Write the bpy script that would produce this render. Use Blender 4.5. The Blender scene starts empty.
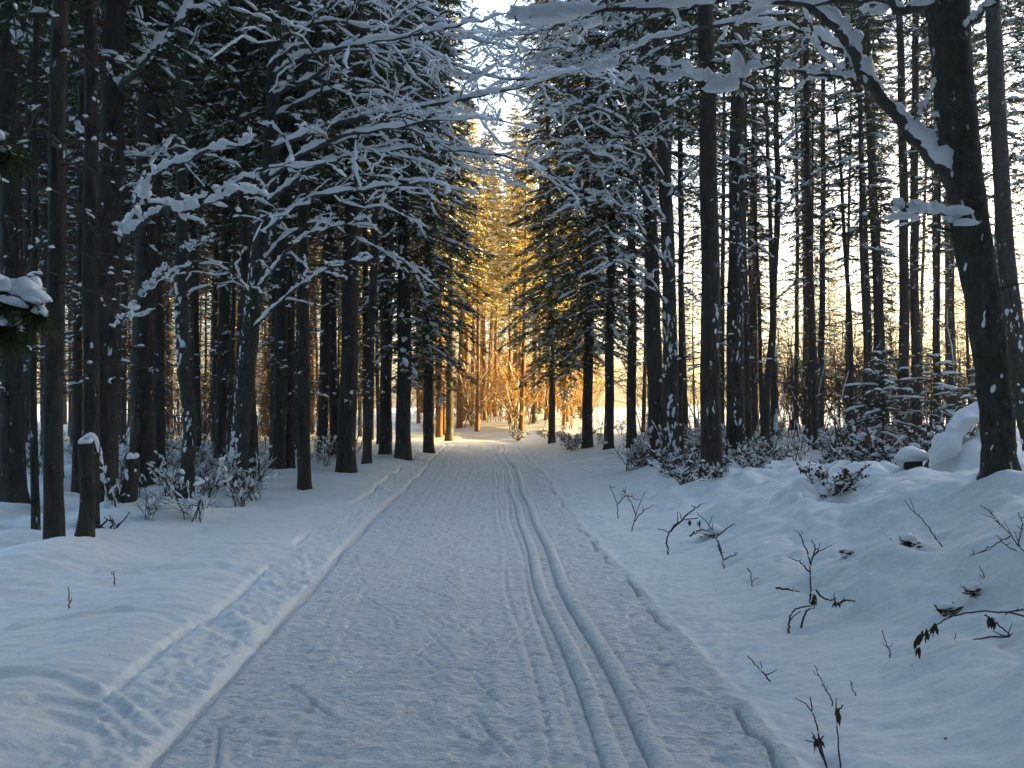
import bpy, math, random
import numpy as np
from mathutils import Vector, Euler

# ------------------------------------------------------------------ camera, sky, sun, exposure
SC = bpy.context.scene
COL = SC.collection
F = 887.0
CAMZ = 1.75
PITCH = math.atan(21 / F)
cam_d = bpy.data.cameras.new('camera')
cam_d.sensor_width = 36.0
cam_d.lens = F / 1024 * 36.0
cam_d.clip_start = 0.05
cam_d.clip_end = 5000
cam = bpy.data.objects.new('camera', cam_d)
cam.location = (0, 0, CAMZ)
cam.rotation_euler = (math.pi / 2 + PITCH, 0, 0)
COL.objects.link(cam)
SC.camera = cam

SUN_AZ, SUN_EL = math.radians(75), math.radians(6.5)
world = bpy.data.worlds.new('World')
SC.world = world
world.use_nodes = True
wn = world.node_tree
sky = wn.nodes.new('ShaderNodeTexSky')
sky.sky_type = 'NISHITA'
sky.sun_disc = False
sky.sun_elevation = SUN_EL
sky.sun_rotation = SUN_AZ
sky.altitude = 300
sky.air_density = 0.85
sky.dust_density = 6.0
sky.ozone_density = 1.75
bg = wn.nodes['Background']
bg.inputs['Strength'].default_value = 0.10
wn.links.new(sky.outputs[0], bg.inputs['Color'])

sun_d = bpy.data.lights.new('sun', 'SUN')
sun_d.energy = 5.0
sun_d.angle = math.radians(0.53)
sun_d.color = (1.0, 0.65, 0.19)
sun = bpy.data.objects.new('sun', sun_d)
S = Vector((math.sin(SUN_AZ) * math.cos(SUN_EL), math.cos(SUN_AZ) * math.cos(SUN_EL), math.sin(SUN_EL)))
sun.rotation_euler = S.to_track_quat('Z', 'Y').to_euler()
sun.location = S * 100
COL.objects.link(sun)

SC.view_settings.view_transform = 'Standard'
SC.view_settings.look = 'None'
SC.view_settings.gamma = 1.0
SC.view_settings.use_curve_mapping = False
SC.view_settings.exposure = 3.85
try:
    SC.cycles.max_bounces = 5
    SC.cycles.diffuse_bounces = 3
    SC.cycles.transmission_bounces = 3
    SC.cycles.use_denoising = True
except Exception:
    pass

RNG = np.random.default_rng(7)
random.seed(7)

# ------------------------------------------------------------------ helpers
def ray(px, py):
    a, v = (px - 512) / F, (384 - py) / F
    c, s = math.cos(PITCH), math.sin(PITCH)
    return np.array([a, c - s * v, s + c * v])

def at(px, py, Y):
    """the point at distance Y (metres ahead) that the photo shows at px, py"""
    d = ray(px, py)
    return d * (Y / d[1]) + np.array([0, 0, CAMZ])

def smooth(a, b, x):
    t = np.clip((np.asarray(x, float) - a) / (b - a), 0, 1)
    return t * t * (3 - 2 * t)

def _hash(ix, iy, seed):
    n = (ix.astype(np.int64) * 374761393 + iy.astype(np.int64) * 668265263 + seed * 1442695041) & 0xFFFFFFFF
    n = ((n ^ (n >> 13)) * 1274126177) & 0xFFFFFFFF
    n = (n ^ (n >> 16)) & 0xFFFFFFFF
    return n / 4294967295.0

def vnoise(x, y, seed=0):
    x, y = np.asarray(x, float), np.asarray(y, float)
    ix, iy = np.floor(x), np.floor(y)
    fx, fy = x - ix, y - iy
    fx = fx * fx * fx * (fx * (fx * 6 - 15) + 10)
    fy = fy * fy * fy * (fy * (fy * 6 - 15) + 10)
    a, b = _hash(ix, iy, seed), _hash(ix + 1, iy, seed)
    c, d = _hash(ix, iy + 1, seed), _hash(ix + 1, iy + 1, seed)
    return (a + (b - a) * fx) * (1 - fy) + (c + (d - c) * fx) * fy - 0.5

class MB:
    """collects quads, then links them as one mesh"""
    def __init__(self):
        self.V, self.Q, self.n = [], [], 0
    def add(self, v, q):
        v = np.asarray(v, float).reshape(-1, 3)
        self.V.append(v); self.Q.append(np.asarray(q, np.int64).reshape(-1, 4) + self.n); self.n += len(v)
    def tube(self, P, R, k=6, cap=True):
        P = np.asarray(P, float); R = np.asarray(R, float); n = len(P)
        T = np.gradient(P, axis=0); T /= np.linalg.norm(T, axis=1)[:, None] + 1e-9
        ref = np.array([0, 0, 1.0]) if abs(T[0][2]) < 0.85 else np.array([0, 1.0, 0])
        A = np.cross(T, ref); A /= np.linalg.norm(A, axis=1)[:, None] + 1e-9
        B = np.cross(A, T)
        th = np.linspace(0, 2 * math.pi, k, endpoint=False)
        if R.ndim == 1: R = np.repeat(R[:, None], k, 1)
        v = P[:, None] + R[:, :, None] * (np.cos(th)[None, :, None] * A[:, None] + np.sin(th)[None, :, None] * B[:, None])
        i, j = np.meshgrid(np.arange(n - 1), np.arange(k), indexing='ij')
        j2 = (j + 1) % k
        q = np.stack([i * k + j, i * k + j2, (i + 1) * k + j2, (i + 1) * k + j], -1)
        self.add(v.reshape(-1, 3), q.reshape(-1, 4))
    def kites(self, p, d, w):
        """N leaf shapes: base points p, length vectors d, half width vectors w"""
        p, d, w = [np.asarray(a, float).reshape(-1, 3) for a in (p, d, w)]
        v = np.stack([p, p + d * .45 + w, p + d, p + d * .45 - w], 1)
        self.add(v.reshape(-1, 3), np.arange(len(p) * 4).reshape(-1, 4))
    def lumps(self, c, ax, ln, wd, ht):
        c = np.asarray(c, float).reshape(-1, 3); N = len(c)
        if not N: return
        ax = np.asarray(ax, float).reshape(-1, 3); ax = ax / (np.linalg.norm(ax, axis=1)[:, None] + 1e-9)
        up = np.tile([0, 0, 1.0], (N, 1))
        sd = np.cross(up, ax); nn = np.linalg.norm(sd, axis=1); sd[nn < .05] = [1, 0, 0]
        sd /= np.linalg.norm(sd, axis=1)[:, None]
        u2 = np.cross(ax, sd)
        ln, wd, ht = [np.broadcast_to(np.asarray(a, float), (N,)) for a in (ln, wd, ht)]
        which = RNG.integers(0, len(LUMPS), N)
        for t in range(len(LUMPS)):
            m = which == t
            if not m.any(): continue
            L = LUMPS[t]
            v = (c[m][:, None] + L[None, :, 0:1] * (ax[m] * ln[m][:, None])[:, None]
                 + L[None, :, 1:2] * (sd[m] * wd[m][:, None])[:, None] + L[None, :, 2:3] * (u2[m] * ht[m][:, None])[:, None])
            M = m.sum()
            q = (LUMPQ[None] + (np.arange(M) * len(L))[:, None, None]).reshape(-1, 4)
            self.add(v.reshape(-1, 3), q)
    def mesh(self, name, mat, smooth_=True):
        me = bpy.data.meshes.new(name)
        if self.n:
            V = np.concatenate(self.V); Q = np.concatenate(self.Q)
            me.vertices.add(len(V)); me.vertices.foreach_set('co', V.astype(np.float32).ravel())
            me.loops.add(len(Q) * 4); me.loops.foreach_set('vertex_index', Q.astype(np.int32).ravel())
            me.polygons.add(len(Q))
            me.polygons.foreach_set('loop_start', np.arange(0, len(Q) * 4, 4, dtype=np.int32))
            me.polygons.foreach_set('use_smooth', np.full(len(Q), smooth_))
            me.update(calc_edges=True)
        me.materials.append(mat)
        return me

def lump_template(seed):
    r = np.random.default_rng(seed)
    nr, k = 7, 8
    th = np.linspace(0.12, math.pi - 0.12, nr)
    ph = np.linspace(0, 2 * math.pi, k, endpoint=False)
    v = np.stack([np.repeat(np.cos(th)[:, None], k, 1), np.sin(th)[:, None] * np.cos(ph), np.sin(th)[:, None] * np.sin(ph)], -1).reshape(-1, 3)
    w = r.normal(size=(5, 3)) * 1.7; p = r.uniform(0, 6.28, 5)
    v = v * (1 + 0.13 * np.sin(v @ w.T + p).sum(1) * .6)[:, None]
    v[:, 2] = np.where(v[:, 2] < 0, v[:, 2] * .35, v[:, 2])
    return v
LUMPS = [lump_template(i) for i in range(7)]
_i, _j = np.meshgrid(np.arange(6), np.arange(8), indexing='ij')
LUMPQ = np.stack([_i * 8 + _j, (_i + 1) * 8 + _j, (_i + 1) * 8 + (_j + 1) % 8, _i * 8 + (_j + 1) % 8], -1).reshape(-1, 4)

def link(name, me, parent=None, kind=None):
    o = bpy.data.objects.new(name, me); COL.objects.link(o)
    if parent is not None: o.parent = parent
    if kind: o['kind'] = kind
    return o

def thing(name, label, cat, loc, group=None):
    o = bpy.data.objects.new(name, None); COL.objects.link(o)
    o.empty_display_size = .2
    o.location = tuple(loc); o['label'] = label; o['category'] = cat
    if group: o['group'] = group
    return o

def copy_tree(o, parent=None):
    c = o.copy(); COL.objects.link(c)
    if parent is not None: c.parent = parent
    for ch in list(o.children): copy_tree(ch, c)
    return c

# ------------------------------------------------------------------ materials
def mat(name):
    m = bpy.data.materials.new(name); m.use_nodes = True
    nt = m.node_tree; b = nt.nodes['Principled BSDF']
    return m, nt, b, nt.links

def tex_coord(nt, scale=(1, 1, 1), kind='Object'):
    tc = nt.nodes.new('ShaderNodeTexCoord'); mp = nt.nodes.new('ShaderNodeMapping')
    mp.inputs['Scale'].default_value = scale
    nt.links.new(tc.outputs[kind], mp.inputs['Vector'])
    return mp.outputs[0]

def noise(nt, vec, scale, detail=4, rough=.55):
    n = nt.nodes.new('ShaderNodeTexNoise'); n.inputs['Scale'].default_value = scale
    n.inputs['Detail'].default_value = detail; n.inputs['Roughness'].default_value = rough
    nt.links.new(vec, n.inputs['Vector'])
    return n.outputs['Fac']

def ramp(nt, fac, stops):
    r = nt.nodes.new('ShaderNodeValToRGB'); e = r.color_ramp.elements
    while len(e) < len(stops): e.new(.5)
    for k, (p, c) in enumerate(stops): e[k].position = p; e[k].color = (*c, 1)
    nt.links.new(fac, r.inputs[0])
    return r.outputs[0]

def snow_material(name, scale=(1, 1, 1), fine=70, amp=.25, dist=.02, base=(.80, .82, .83), grain=None, mixin=.5):
    m, nt, b, ln = mat(name)
    v = tex_coord(nt, scale)
    c = ramp(nt, noise(nt, v, 3.0, 5), [(.3, tuple(x * .93 for x in base)), (.7, base)])
    if grain:
        g = ramp(nt, noise(nt, tex_coord(nt, grain), 26, 5, .75), [(.36, (.62, .63, .645)), (.60, (1, 1, 1))])
        mx = nt.nodes.new('ShaderNodeMix'); mx.data_type = 'RGBA'; mx.blend_type = 'MULTIPLY'; mx.inputs[0].default_value = mixin
        ln.new(c, mx.inputs[6]); ln.new(g, mx.inputs[7]); c = mx.outputs[2]
    ln.new(c, b.inputs['Base Color'])
    b.inputs['Roughness'].default_value = .55
    b.inputs['Specular IOR Level'].default_value = .35
    ad = nt.nodes.new('ShaderNodeMath'); ad.operation = 'MULTIPLY_ADD'; ad.inputs[1].default_value = .6
    ln.new(noise(nt, v, fine, 4, .7), ad.inputs[0]); ln.new(noise(nt, v, fine * .22, 3), ad.inputs[2])
    bp = nt.nodes.new('ShaderNodeBump'); bp.inputs['Strength'].default_value = amp; bp.inputs['Distance'].default_value = dist
    ln.new(ad.outputs[0], bp.inputs['Height']); ln.new(bp.outputs[0], b.inputs['Normal'])
    return m

M_GROUND = snow_material('fresh_snow', (.7, 1, 1), 34, .5, .03, (.78, .835, .835), (.30, .8, 1), .3)
M_ROAD = snow_material('groomed_snow', (.4, 1, 1), 42, 1.0, .06, (.88, .92, .92), (.30, 1.1, 1), .4)
M_SNOW = snow_material('clinging_snow', (1, 1, 1), 30, .3, .02)

def bark_material(name, dark, light, snow_thr, zscale=.18, green=None):
    m, nt, b, ln = mat(name)
    v = tex_coord(nt, (1, 1, zscale))
    n1 = noise(nt, v, 16, 7, .72)
    c = ramp(nt, n1, [(.32, dark), (.68, light)])
    if green:
        mx = nt.nodes.new('ShaderNodeMix'); mx.data_type = 'RGBA'
        f = ramp(nt, noise(nt, tex_coord(nt, (1, 1, .5)), 3.5, 3), [(.45, (0, 0, 0)), (.65, (.7, .7, .7))])
        ln.new(f, mx.inputs[0]); ln.new(c, mx.inputs[6]); mx.inputs[7].default_value = (*green, 1); c = mx.outputs[2]
    # snow blown on to the bark in patches
    oi = nt.nodes.new('ShaderNodeObjectInfo'); ad = nt.nodes.new('ShaderNodeVectorMath'); ad.operation = 'ADD'
    cb = nt.nodes.new('ShaderNodeCombineXYZ'); ml = nt.nodes.new('ShaderNodeMath'); ml.operation = 'MULTIPLY'; ml.inputs[1].default_value = 37.0
    ln.new(oi.outputs['Random'], ml.inputs[0]); ln.new(ml.outputs[0], cb.inputs[2])
    ln.new(tex_coord(nt, (1, 1, .45)), ad.inputs[0]); ln.new(cb.outputs[0], ad.inputs[1])
    sn = ramp(nt, noise(nt, ad.outputs[0], 9, 7, .66), [(snow_thr, (0, 0, 0)), (snow_thr + .05, (1, 1, 1))])
    mx2 = nt.nodes.new('ShaderNodeMix'); mx2.data_type = 'RGBA'
    ln.new(sn, mx2.inputs[0]); ln.new(c, mx2.inputs[6]); mx2.inputs[7].default_value = (.75, .78, .82, 1)
    ln.new(mx2.outputs[2], b.inputs['Base Color'])
    b.inputs['Roughness'].default_value = .9; b.inputs['Specular IOR Level'].default_value = .2
    bp = nt.nodes.new('ShaderNodeBump'); bp.inputs['Strength'].default_value = 1.0; bp.inputs['Distance'].default_value = .06
    ln.new(n1, bp.inputs['Height']); ln.new(bp.outputs[0], b.inputs['Normal'])
    return m

M_BARK = bark_material('spruce_bark', (.010, .009, .008), (.085, .068, .056), .64, .18, (.05, .056, .045))
M_BEECH = bark_material('beech_bark', (.016, .016, .015), (.095, .09, .08), .645, .5, (.04, .05, .03))

def flat_material(name, a, b_, scale=8, trans=0.0, tcol=None):
    m, nt, b, ln = mat(name)
    c = ramp(nt, noise(nt, tex_coord(nt), scale, 3), [(.3, a), (.7, b_)])
    ln.new(c, b.inputs['Base Color']); b.inputs['Roughness'].default_value = .75
    b.inputs['Specular IOR Level'].default_value = .2
    if trans:
        t = nt.nodes.new('ShaderNodeBsdfTranslucent'); t.inputs['Color'].default_value = (*tcol, 1)
        mx = nt.nodes.new('ShaderNodeMixShader'); mx.inputs[0].default_value = trans
        out = nt.nodes['Material Output']
        ln.new(b.outputs[0], mx.inputs[1]); ln.new(t.outputs[0], mx.inputs[2]); ln.new(mx.outputs[0], out.inputs['Surface'])
    return m
M_NEEDLE = flat_material('spruce_needles', (.018, .030, .016), (.045, .060, .026), 1.2, .32, (.09, .10, .03))
M_TWIG = flat_material('twig_bark', (.030, .021, .015), (.085, .058, .040), 14)
M_LEAF = flat_material('dry_beech_leaves', (.19, .085, .02), (.36, .19, .04), 5, .5, (.62, .34, .06))
M_SUNTINT_BARK = bark_material('sun_tinted_bark', (.05, .028, .016), (.24, .125, .055), .70)  # warm sunlight put into the bark colour of the road-end trees
M_SUNTINT_NEEDLE = flat_material('sun_tinted_needles', (.035, .042, .014), (.085, .085, .028), 1.2, .5, (.42, .32, .06))  # golden backlight tinted into the needles of the same trees
M_DARKLEAF = flat_material('withered_leaves', (.035, .028, .018), (.075, .05, .03), 9, .2, (.1, .06, .03))
M_WOOD = flat_material('broken_wood', (.07, .05, .035), (.16, .12, .085), 10)

# ------------------------------------------------------------------ the ground
def road_x(Y):
    Y = np.asarray(Y, float)
    return -0.12 - 0.031 * Y - 0.030 * np.clip(Y - 38, 0, 30) ** 2 + .05 * np.sin(Y * .35)

SX, SY = math.sin(SUN_AZ), math.cos(SUN_AZ)
def base_height(X, Y):
    X, Y = np.asarray(X, float), np.asarray(Y, float)
    u = X - road_x(Y)
    lf = smooth(1.62, 2.7, -u) * .13 + smooth(3.5, 9, -u) * .22
    g = 1 - .62 * smooth(10, 19, Y)
    rt = smooth(1.55, 2.1, u) * .05 + smooth(2.0, 5.4, u) * .92 * g + smooth(5, 14, u) * .35
    und = .10 * vnoise(X * .55 + 9, Y * .45, 3) + .22 * vnoise(X * .16, Y * .16, 4)
    off = smooth(1.8, 4.0, np.abs(u))
    z = lf + rt + und * off * smooth(-5, 6, Y)
    z = z + .35 * smooth(44, 56, Y)
    e = X - .65 * np.maximum(Y, 0) - 9
    s = Y * SX - X * SY
    shade_hill = 38 * smooth(0, 28, e) * smooth(0, 5, 36.5 - s) * smooth(-140, -60, Y)  # unseen hill, added to keep the low sun off the near ground
    return z + shade_hill + 7 * smooth(90, 260, np.hypot(X, Y)) * vnoise(X * .012, Y * .012, 8)

MOUNDS = []                # snow drifted against trunks: x, y, sigma, height
RIDGES = [([(0, 672), (40, 671), (75, 675), (110, 682), (135, 695), (148, 704)], 0.042, 0.040),
          ([(0, 702), (35, 693), (70, 692), (100, 694), (122, 705), (135, 718)], 0.035, 0.034),
          ([(0, 716), (50, 706), (95, 709), (120, 720)], 0.030, 0.034),
          ([(15, 617), (70, 611), (125, 607), (165, 610), (198, 620), (238, 630)], 0.035, 0.040),
          ([(100, 575), (160, 571), (225, 567), (270, 567), (312, 571)], 0.042, 0.046),
          ([(215, 566), (260, 572), (285, 578)], 0.035, 0.046),
          ([(228, 606), (245, 613), (262, 622)], 0.042, 0.069)]

def flat_ground(px, py, z=0.12):
    d = ray(px, py); t = (z - CAMZ) / d[2]
    return d[0] * t, d[1] * t

def seg_dist(X, Y, a, b):
    ax, ay = a; bx, by = b
    dx, dy = bx - ax, by - ay
    t = np.clip(((X - ax) * dx + (Y - ay) * dy) / (dx * dx + dy * dy + 1e-9), 0, 1)
    return np.hypot(X - ax - t * dx, Y - ay - t * dy), t

def detail_height(X, Y):
    u = X - road_x(Y)
    near = 1 - smooth(25, 50, Y)
    z = np.zeros_like(X)
    road = 1 - smooth(1.45, 1.6, np.abs(u))
    # groomed surface: long faint furrows, rough grain across
    prof = vnoise(u * 5 + 3, Y * .05, 11) * .022 + vnoise(u * 14, Y * .12, 12) * .009
    prof += vnoise(X * 7, Y * 20, 13) * .020 + vnoise(X * 18, Y * 42, 14) * .024
    z += road * prof
    # pair of set ski tracks and an older, fainter pair
    wob = .035 * np.sin(Y * .55 + .4) + .02 * np.sin(Y * 1.3)
    for c in (.71, .94):
        x = u - c - wob
        z += .019 * np.exp(-(x / .046) ** 6) * (.85 + .5 * vnoise(Y * 6, c * 9 + 0 * Y, 44)) - .024 * np.exp(-((x + .066) / .012) ** 2) - .006 * np.exp(-((x - .064) / .014) ** 2)
    z -= .022 * np.exp(-((u - .825 - wob) / .085) ** 6)
    for c, d, w in ((.385, .015, .018), (.565, .018, .014), (-.62, .004, .03), (-.95, .008, .025), (-1.18, .007, .025)):
        x = u - c - wob * .8 - .02 * np.sin(Y * .9 + c * 9)
        z += (-d * np.exp(-(x / w) ** 2) + .5 * d * np.exp(-((x + .05) / .025) ** 2)) * (.55 + .9 * vnoise(Y * .7, c * 30 + Y * 0, 15) + .3)
    # left rut and the churned shoulder
    rw = .05 * vnoise(Y * 1.3, 0 * Y, 16)
    z += -.060 * np.exp(-((u + 1.56 + rw) / .045) ** 2) * (.6 + 1.1 * np.clip(vnoise(Y * 1.7, Y * 0 + 4, 17) + .3, 0, 1))
    sh = .7 * smooth(1.58, 1.7, -u) * (1 - smooth(1.95, 2.2, -u))
    z += sh * (-.01 + .05 * vnoise(X * 5, Y * 5, 18) + .045 * vnoise(X * 13, Y * 13, 19) + .045 * vnoise(X * 30, Y * 30, 20) + .02)
    e2 = .12 * vnoise(Y * .8, Y * 0 + 7, 21)
    z += -.055 * np.exp(-((u + 2.12 + e2) / .03) ** 2) * smooth(.0, .12, vnoise(Y * .9, Y * 0 + 2, 22) + .08)
    # right edge: broken crust
    e3 = .07 * vnoise(Y * 1.2, Y * 0 + 1, 23)
    e3 = e3 + .05 * vnoise(Y * 5, Y * 0 + 8, 33)
    z += -.05 * np.exp(-((u - 1.52 - e3) / .016) ** 2) * smooth(.0, .14, vnoise(Y * 2.4, Y * 0 + 5, 24))
    z += .015 * np.exp(-((u - 1.60 - e3) / .05) ** 2)
    rs = smooth(1.1, 1.3, u) * (1 - smooth(1.9, 2.3, u))
    z += rs * (.03 * vnoise(X * 7, Y * 7, 25) + .02 * vnoise(X * 18, Y * 18, 26))
    # soft wind marks off the road
    offr = smooth(1.7, 2.3, np.abs(u))
    z += offr * (.035 * vnoise(X * 1.6 + Y * .5, Y * 2.6, 27) + .032 * vnoise(X * 2.5, Y * 9, 28) + .016 * vnoise(X * 8, Y * 22, 29))
    rb = smooth(2.2, 3.4, u) * (1 - smooth(14, 22, Y))
    z += rb * (.30 * vnoise(X * 1.3, Y * 1.1, 30) + .15 * np.abs(vnoise(X * 2.6 + 4, Y * 2.1, 36)) + .09 * vnoise(X * 4, Y * 3.2, 31) + .03 * vnoise(X * 9, Y * 8, 35))
    lb = smooth(4.2, 6, -u) * (1 - smooth(25, 35, Y))
    z += lb * (.20 * vnoise(X * 1.1, Y * 1.1, 32) + .12 * vnoise(X * 2.7, Y * 2.7, 34))
    return z * near

def add_tree_well(x, y, s):
    MOUNDS.append((x, y, s, -.10)); MOUNDS.append((x, y, s * 2.4, .09))

def ground_z(x, y):
    z = float(base_height(np.array([x]), np.array([y]))[0] + detail_height(np.array([float(x)]), np.array([float(y)]))[0])
    for mx, my, s, h in MOUNDS: z += h * math.exp(-((x - mx) ** 2 + (y - my) ** 2) / (2 * s * s))
    return z

def hit(px, py):
    """where the photo's ray through px, py meets the snow"""
    d = ray(px, py); t, dt = 2.0, .05
    while t < 150:
        if CAMZ + d[2] * t < float(base_height(d[0] * t, d[1] * t)): break
        t *= 1.006
    return np.array([d[0] * t, d[1] * t, CAMZ + d[2] * t])

def build_ground():
    def grow(a, b, step, k):
        out = [a]
        while out[-1] < b: out.append(out[-1] + step); step *= k
        return out
    cu = list(np.arange(-1.60, 1.601, .0125))
    left = [-x for x in grow(1.62, 7.5, .02, 1.003)] ; left += [-x for x in grow(7.7, 240, .2, 1.09)]
    right = grow(1.62, 7.5, .02, 1.003) + grow(7.7, 240, .2, 1.09)
    ys = [-80, -55, -38, -26, -17, -10, -6, -3, -1, 0, .8, 1.5, 2.1, 2.6]
    y = 3.0
    while y < 60: ys.append(y); y += max(.018, .0034 * y)
    st = .4
    while y < 280: ys.append(y); y += st; st *= 1.1
    ys = np.array(ys)
    rid = [[flat_ground(*p) for p in pl] for pl, a, s in RIDGES]
    rs = np.random.default_rng(5)
    scr = []
    for _ in range(110):
        yy = rs.uniform(3.6, 15); xx = float(road_x(yy)) + rs.uniform(-1.35, .35); L = rs.uniform(.25, 1.1)
        a = rs.choice([-1, 1]) * math.radians(rs.uniform(12, 38))
        scr.append(((xx, yy), (xx + L * math.sin(a), yy + L * math.cos(a)), rs.uniform(.010, .022)))
    pits = []
    for _ in range(130):
        yy = 3.4 + 16 * rs.uniform() ** 1.4; pits.append((float(road_x(yy)) + rs.choice([rs.uniform(-1.4, .3), rs.uniform(1.05, 1.45)]), yy, rs.uniform(.012, .026), -rs.uniform(.012, .035)))
    for px, py in TWIG_BASES:
        q = hit(px, py); pits.append((q[0], q[1], .045 + .004 * q[1], -.045))
    for _ in range(420):                                 # dents where snow has dropped from the branches
        yy = rs.uniform(5, 26); uu = rs.choice([-1, 1]) * rs.uniform(2.6, 9); sg = rs.uniform(.03, .10)
        pits.append((float(road_x(yy)) + uu, yy, sg, rs.choice([-1, -1, .6]) * sg * rs.uniform(.3, .7)))
    for name, us, m in (('snow_road', np.array(cu), M_ROAD), ('snow_ground', np.array(left[::-1] + [-1.60]), M_GROUND), ('snow_ground', np.array([1.60] + right), M_GROUND)):
        # each row keeps its own across spacing; the far rows fan out to the horizon
        U, Y = np.meshgrid(us, ys)
        X = U + road_x(np.minimum(Y, 46))
        Z = base_height(X, Y) + detail_height(X, Y)
        for (pl, amp, sg), pts in zip(RIDGES, rid):
            box = (Y < 13) & (X < 0)
            if not box.any(): continue
            D = np.full(box.sum(), 9.0)
            for a, b in zip(pts[:-1], pts[1:]): D = np.minimum(D, seg_dist(X[box], Y[box], a, b)[0])
            Z[box] += amp * np.exp(-(D / sg) ** 2) * (.8 + .8 * vnoise(X[box] * 2.2, Y[box] * 2.2, 40)) - .3 * amp * np.exp(-((D - 2.2 * sg) / sg) ** 2)
        if name == 'snow_road':
            for a, b, dp in scr:
                box = (np.abs(X - a[0]) < 1.3) & (np.abs(Y - a[1]) < 1.3)
                D, t = seg_dist(X[box], Y[box], a, b)
                Z[box] += dp * (-np.exp(-(D / .014) ** 2) + .5 * np.exp(-((D - .035) / .016) ** 2)) * np.sin(np.pi * np.clip(t, .02, .98)) ** .5
        for mx, my, s, h in MOUNDS + pits:
            box = (np.abs(X - mx) < 4 * s) & (np.abs(Y - my) < 4 * s)
            if box.any(): Z[box] += h * np.exp(-((X[box] - mx) ** 2 + (Y[box] - my) ** 2) / (2 * s * s))
        nr, nc = X.shape
        b = MB()
        i, j = np.meshgrid(np.arange(nr - 1), np.arange(nc - 1), indexing='ij')
        q = np.stack([i * nc + j, i * nc + j + 1, (i + 1) * nc + j + 1, (i + 1) * nc + j], -1)
        b.add(np.stack([X, Y, Z], -1).reshape(-1, 3), q.reshape(-1, 4))
        o = link(name, b.mesh(name, m), kind='structure')

# ------------------------------------------------------------------ the cold air lit by the low sun
def build_haze():
    b = MB()
    x0, x1, y0, y1, z0, z1 = -280, 280, -90, 330, -6, 54
    v = [(x, y, z) for z in (z0, z1) for y in (y0, y1) for x in (x0, x1)]
    b.add(v, [(0, 2, 3, 1), (4, 5, 7, 6), (0, 1, 5, 4), (2, 6, 7, 3), (0, 4, 6, 2), (1, 3, 7, 5)])
    m = bpy.data.materials.new('cold_air'); m.use_nodes = True; nt = m.node_tree; nt.nodes.clear()
    o = nt.nodes.new('ShaderNodeOutputMaterial'); pv = nt.nodes.new('ShaderNodeVolumePrincipled')
    pv.inputs['Color'].default_value = (.95, .93, .90, 1); pv.inputs['Density'].default_value = .0013; pv.inputs['Anisotropy'].default_value = .55
    nt.links.new(pv.outputs[0], o.inputs['Volume'])
    link('haze', b.mesh('haze', m, False), kind='stuff')
build_haze()

# ------------------------------------------------------------------ tree parts
def trunk_mesh(H, r0, rng, m, k=14, bend=.12, top=.12, flare=.4, n=46):
    z = np.concatenate([np.linspace(-.5, 1.2, 12), np.linspace(1.2, H, n)[1:]])
    ph = rng.uniform(0, 6.28, 4)
    P = np.stack([bend * (np.sin(z * .23 + ph[0]) - math.sin(ph[0])) + .012 * np.sin(z * 1.7 + ph[1]),
                  bend * (np.sin(z * .19 + ph[2]) - math.sin(ph[2])), z], 1)
    t = np.clip(z / H, 0, 1)
    R = r0 * ((1 - t) ** .8 * (1 - top) + top * (1 - t) + .02) + r0 * flare * np.exp(-np.maximum(z, -.1) / .22)
    th = np.linspace(0, 2 * math.pi, k, endpoint=False)
    RR = R[:, None] * (1 + .05 * vnoise(th[None] * 2 + 5, z[:, None] * 3, int(rng.integers(99))) * 2)
    nb = rng.uniform(0, 6.28)
    RR = RR * (1 + .35 * flare * np.exp(-np.maximum(z, 0) / .2)[:, None] * np.cos(th * 4 + nb)[None])
    b = MB(); b.tube(P, RR, k)
    return b.mesh('trunk', m), P, R

def trunk_snow_mesh(r_at, path, rng, az, z0, z1, n, size=1.0):
    """lumps of snow plastered along one side of a trunk"""
    b = MB(); c, ax, ln, wd, ht = [], [], [], [], []
    n = n * 4
    for i in range(n):
        z = z0 + (z1 - z0) * ((i + rng.uniform(-1, 2)) / n)
        if vnoise(z * 1.7, az + z0, 60) < -.10: continue
        a = az + rng.normal(0, .5) + .5 * float(vnoise(z * 2.1, az, 61)); p, r = path(z), r_at(z)
        o = np.array([math.cos(a), math.sin(a), 0])
        c.append(p + o * r * .9); ax.append([.15 * rng.normal(), .15 * rng.normal(), 1])
        k = .62 * rng.uniform(.35, 1.25) ** 1.6; ln.append(size * k * rng.uniform(.05, .15)); wd.append(size * k * rng.uniform(.035, .075)); ht.append(size * k * rng.uniform(.02, .05))
    b.lumps(c, ax, ln, wd, ht)
    return b.mesh('trunk_snow', M_SNOW)

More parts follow.
